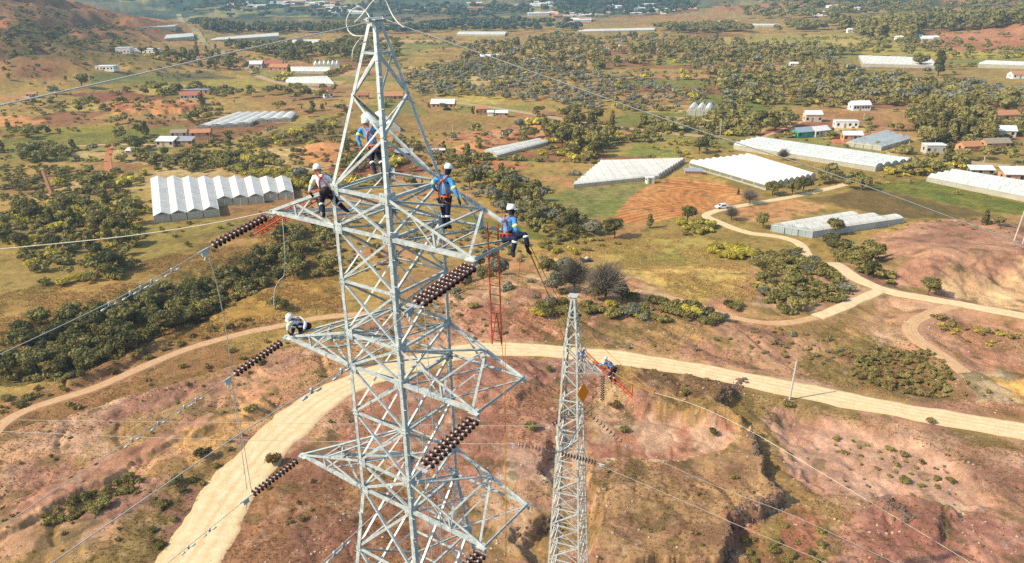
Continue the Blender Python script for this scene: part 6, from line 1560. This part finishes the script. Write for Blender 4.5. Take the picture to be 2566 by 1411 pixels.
for P, n, kk, a, b in [([(0,560),(500,640),(800,545),(830,470),(0,430)], 70, ['obush','bush'], .8, 1.6), ([(850,560),(1250,560),(1400,650),(1150,660),(850,690)], 60, ['obush','gbush'], .8, 1.6), ([(560,330),(1290,330),(1330,420),(900,430),(560,400)], 120, ['obush','bbush'], .8, 1.8), ([(0,250),(560,255),(600,330),(200,420),(0,420)], 150, ['obush','bush'], .8, 2.2),
    ([(2150,555),(2566,560),(2566,620),(2350,600)], 24, ['obush','bbush'], .4, .9), ([(1500,330),(2100,340),(2350,380),(2566,420),(2100,480),(1720,400)], 90, ['obush','bush','ybush'], .8, 1.8), ([(1850,1050),(2566,1120),(2566,1411),(1900,1411)], 30, ['bbush','gbush'], .2, .4), ([(0,1050),(800,900),(1100,1000),(560,1411),(0,1411)], 60, ['bbush','obush'], .2, .5), ([(850,780),(1400,870),(2100,850),(2566,1000),(2000,960),(1300,860),(900,860)], 90, ['bbush','gbush','obush'], .25, .7)]:
    A(P, int(n*2.2), kk, a*.8, b*.9, None, None, .4)
BUSHES = [t for t in BUSHES if t[3] or clear(t[0], -.5)]
# place: the largest in the picture as things, the rest as one mass
def offbuild(lst, mg):
    x = np.array([t[0].x for t in lst]); y = np.array([t[0].y for t in lst]); h = np.array([t[1] for t in lst]); ok = np.ones(len(lst), bool)
    for P in FOOT:
        A_4 = np.array(P); c0 = A_4.mean(0); m = np.hypot(x-c0[0], y-c0[1]) < 80
        if m.any(): ok[m] &= poly_sd(x[m], y[m], P) < -mg*h[m]
    return [t for t, k in zip(lst, ok) if k or (len(t) > 4 and t[4] is None and t[3] and poly_sd(np.array([t[0].x]), np.array([t[0].y]), FOOT[0])[0] < 0 and False)]
_nm = lambda t: t[4] is None and t[3]
TREES = [t for t in TREES if _nm(t)] + offbuild([t for t in TREES if not _nm(t)], .35)
BUSHES = [t for t in BUSHES if _nm(t)] + offbuild([t for t in BUSHES if not _nm(t)], .5)
mass = offbuild(mass, .35)
def app(t): return t[1]/math.hypot(t[0].x, t[0].y)
def zfix(lst):
    z = H(np.array([t[0].x for t in lst]), np.array([t[0].y for t in lst]))
    for t, h in zip(lst, z): t[0].z = float(h)-.04
zfix(TREES); zfix(BUSHES); zfix(mass)
named = [t for t in TREES if t[4] is None and t[3]]; rest = sorted([t for t in TREES if not (t[4] is None and t[3])], key=app, reverse=True)
NT = 295-len(named); solo = named + rest[:NT]; mass += [(t[0], t[1], t[2]) for t in rest[NT:]]
for (p, h, k, lab, grp, w) in solo:
    root = empty('tree', p, RNG.random()*6.28); tag(root, lab, 'tree', grp); s = h*w*(.92+.16*RNG.random())
    root.scale = (s, s, h)
    if k == 'bare':
        i = int(RNG.integers(0, 2)); meshcopy(BARE[i], 'crown', root); meshcopy(PROTO['round'][i][1], 'trunk', root)
    else:
        me, tr, _ = PROTO[k][int(RNG.integers(0, len(PROTO[k])))]; meshcopy(me, 'crown', root); meshcopy(tr, 'trunk', root)
bn = [t for t in BUSHES if t[4] is None and t[3]]; br_ = sorted([t for t in BUSHES if t[4]], key=app, reverse=True); bx = [t for t in BUSHES if not t[3]]
NBs = 292-len(bn); massb = [(t[0], t[1], t[2]) for t in br_[NBs:]+bx]
for (p, h, k, lab, grp, w) in bn + br_[:NBs]:
    o = bpy.data.objects.new('bush', PROTO[k][int(RNG.integers(0, len(PROTO[k])))][0]); link(o); tag(o, lab, 'bush', grp)
    s = h*1.05*(.85+.35*RNG.random()); o.location = p; o.scale = (s, s*(.8+.4*RNG.random()), h*1.1); o.rotation_euler = (0, 0, RNG.random()*6.28)
def merge(name, lst, hi=False):
    by = {}
    lst = [(p, h, 'bbush' if k == 'bare0' else k) for p, h, k in lst]
    for p, h, k in lst: by.setdefault(k, []).append((p, h))
    Vs = []; Ls = []; tot = []; base = 0; mats = []; mi = []
    for k, L2_ in by.items():
        protos = []
        for me, _, lo in PROTO[k]:
            m = me if hi else lo; co = np.empty(len(m.vertices)*3); m.vertices.foreach_get('co', co)
            lt = np.empty(len(m.polygons), np.int32); m.polygons.foreach_get('loop_total', lt); vi = np.empty(len(m.loops), np.int32); m.loops.foreach_get('vertex_index', vi)
            protos.append((co.reshape(-1, 3), lt, vi))
        mt = PROTO[k][0][0].materials[0]
        if mt not in mats: mats.append(mt)
        for p, h in L2_:
            co, lt, vi = protos[int(RNG.integers(0, len(protos)))]; a = RNG.random()*6.28; c_, s_ = math.cos(a), math.sin(a); w = h*(.9+.3*RNG.random())*(1.1 if 'bush' in k else 1.15)
            hh = h*(1.1 if 'bush' in k else 1)
            Vs.append(np.stack([(co[:, 0]*c_-co[:, 1]*s_)*w+p.x, (co[:, 0]*s_+co[:, 1]*c_)*w+p.y, co[:, 2]*hh+p.z], 1)); Ls.append(vi+base); tot.append(lt); mi.append(np.full(len(lt), mats.index(mt), np.int32)); base += len(co)
    V = np.concatenate(Vs); vi = np.concatenate(Ls); lt = np.concatenate(tot); mi = np.concatenate(mi)
    me = bpy.data.meshes.new(name); me.vertices.add(len(V)); me.vertices.foreach_set('co', V.astype(np.float32).ravel())
    me.loops.add(len(vi)); me.loops.foreach_set('vertex_index', vi.astype(np.int32)); me.polygons.add(len(lt))
    me.polygons.foreach_set('loop_start', np.concatenate([[0], np.cumsum(lt)[:-1]]).astype(np.int32))
    for m in mats: me.materials.append(m)
    me.polygons.foreach_set('material_index', mi); me.update(calc_edges=True)
    return tag(link(bpy.data.objects.new(name, me)), kind='stuff')
merge('woodland', mass); merge('scrub', massb)
# broken rock along the eroded edges
RK = []
for LN, n, s0, s1 in [([(1862,950),(1838,978),(1805,1022)], 160, .18, .6), ([(1880,1085),(1893,1140),(1925,1210),(1950,1262),(1885,1290),(1835,1312),(1822,1400)], 420, .15, .55), ([(2205,1255),(2240,1290),(2275,1330)], 70, .2, .7), ([(160,968),(235,925),(330,855),(450,800)], 110, .15, .5), ([(1290,1335),(1360,1305),(1400,1292)], 40, .2, .6), ([(1378,1112),(1352,1180),(1390,1212)], 40, .15, .5)]:
    W = spline(world(LN), 12)
    for _ in range(n):
        q = W[int(RNG.integers(0, len(W)))] + RNG.normal(size=2)*.35; RK.append((q[0], q[1], .55*(s0+(s1-s0)*RNG.random()**3)))
zz = H(np.array([r[0] for r in RK]), np.array([r[1] for r in RK])); b = MB()
for (x, y, s), z in zip(RK, zz):
    i0 = len(b.v); b.ball((x, y, z-.05*s), s, .8+.6*RNG.random(), .8+.6*RNG.random(), .6+.7*RNG.random(), 6, 4)
    for i in range(i0, len(b.v)): v = Vector(b.v[i]); v += (v-Vector((x, y, z)))*(RNG.random()-.5)*.7; b.v[i] = tuple(v)
tag(b.build('broken_rock', ROCKD, None), kind='stuff')
# ------------------------------------------------------------------ dry grass and stones on the near ground
BARE_GROUND = [world(P_) for P_ in ([(1482,1062),(1500,1036),(1700,1046),(1840,1070),(1862,1112),(1800,1152),(1640,1164),(1490,1178)],[(1930,1012),(2100,1042),(2300,1112),(2420,1182),(2500,1290),(2420,1272),(2200,1250),(2060,1232),(1962,1152)],[(1240,1125),(1380,1120),(1392,1205),(1290,1210)],[(0,1292),(250,1162),(640,1010),(702,1040),(430,1130),(100,1302),(0,1382)])]
def tufts(name, n, P, mt, hmin, hmax, dens_seed, thr, blades=5):
    W = world(P); A_3 = np.array(W); lo, hi = A_3.min(0), A_3.max(0)
    xy = lo + (hi-lo)*RNG.random((n, 2)); x, y = xy[:, 0], xy[:, 1]
    m = (poly_sd(x, y, W) > 0) & (fbm(x, y, 7, 4, dens_seed) + .12*(RNG.random(n)-.5) > thr)
    for r in ('main','farm','left','branch','path','track'): m &= line_d(x, y, RW[r][0]) > RW[r][1]*.5+.15
    for P_ in BARE_GROUND: m &= poly_sd(x, y, P_) < 0
    x, y = x[m], y[m]; k = len(x); z = H(x, y)
    h = hmin+(hmax-hmin)*RNG.random(k)**1.5
    V = np.zeros((k, blades, 3, 3))
    for b in range(blades):
        a = RNG.random(k)*6.28; r = h*.35*RNG.random(k); bx_, by_ = x+r*np.cos(a), y+r*np.sin(a); ln = h*(.5+.6*RNG.random(k)); t = RNG.random(k)*6.28; w = h*.13+.012
        V[:, b, 0] = np.stack([bx_-w*np.sin(t), by_+w*np.cos(t), z-.03], 1); V[:, b, 1] = np.stack([bx_+w*np.sin(t), by_-w*np.cos(t), z-.03], 1)
        V[:, b, 2] = np.stack([bx_+ln*.5*np.cos(a), by_+ln*.5*np.sin(a), z+ln], 1)
    me = quadmesh(name, V.reshape(-1, 3), np.arange(k*blades*3).reshape(-1, 3), mt)
    return tag(link(bpy.data.objects.new(name, me)), kind='stuff')
G_DRY = leafmat('dry_straw_grass', C(166,128,84), C(216,180,120), .35); G_GRN = leafmat('olive_grass', C(124,110,58), C(178,156,82), .35)
NEAR = [(-200,1000),(0,960),(450,830),(760,770),(1100,740),(1450,750),(1900,800),(2600,800),(2700,1500),(-200,1500)]
tufts('dry_grass', 190000, NEAR, G_DRY, .05, .22, 51, .45)
tufts('olive_grass', 120000, NEAR, G_GRN, .06, .26, 52, .50)
tufts('meadow_grass', 110000, [(-100,760),(420,640),(700,530),(860,540),(860,800),(560,850),(430,860),(250,745),(-100,890)], G_DRY, .15, .5, 57, .42, 3)
tufts('field_grass', 80000, [(1290,640),(1480,598),(1700,586),(1850,618),(1888,690),(1890,765),(1700,745),(1480,655)], G_DRY, .12, .4, 58, .42, 3)
_b = MB(); _b.ball((0,0,0), 1, 1, .8, .6, 6, 4)
sv = np.array([tuple(v) for v in _b.v]); sf = np.array([f for f in _b.f])
W = world(NEAR); A_3 = np.array(W); lo, hi = A_3.min(0), A_3.max(0); xy = lo+(hi-lo)*RNG.random((34000, 2)); x, y = xy[:, 0], xy[:, 1]
m = (poly_sd(x, y, W) > 0) & (fbm(x, y, 5, 4, 66) > .56) & (line_d(x, y, RW['main'][0]) > 2.6); x, y = x[m], y[m]; z = H(x, y); s = .035+.16*RNG.random(len(x))**5
VV = (sv[None]*s[:, None, None]*(.7+.6*RNG.random((len(x), len(sv), 1)))) + np.stack([x, y, z], 1)[:, None]
FF = (sf[None] + (np.arange(len(x))*len(sv))[:, None, None]).reshape(-1, 4)
tag(link(bpy.data.objects.new('scattered_stones', quadmesh('scattered_stones', VV.reshape(-1, 3), FF, STONE))), kind='stuff')
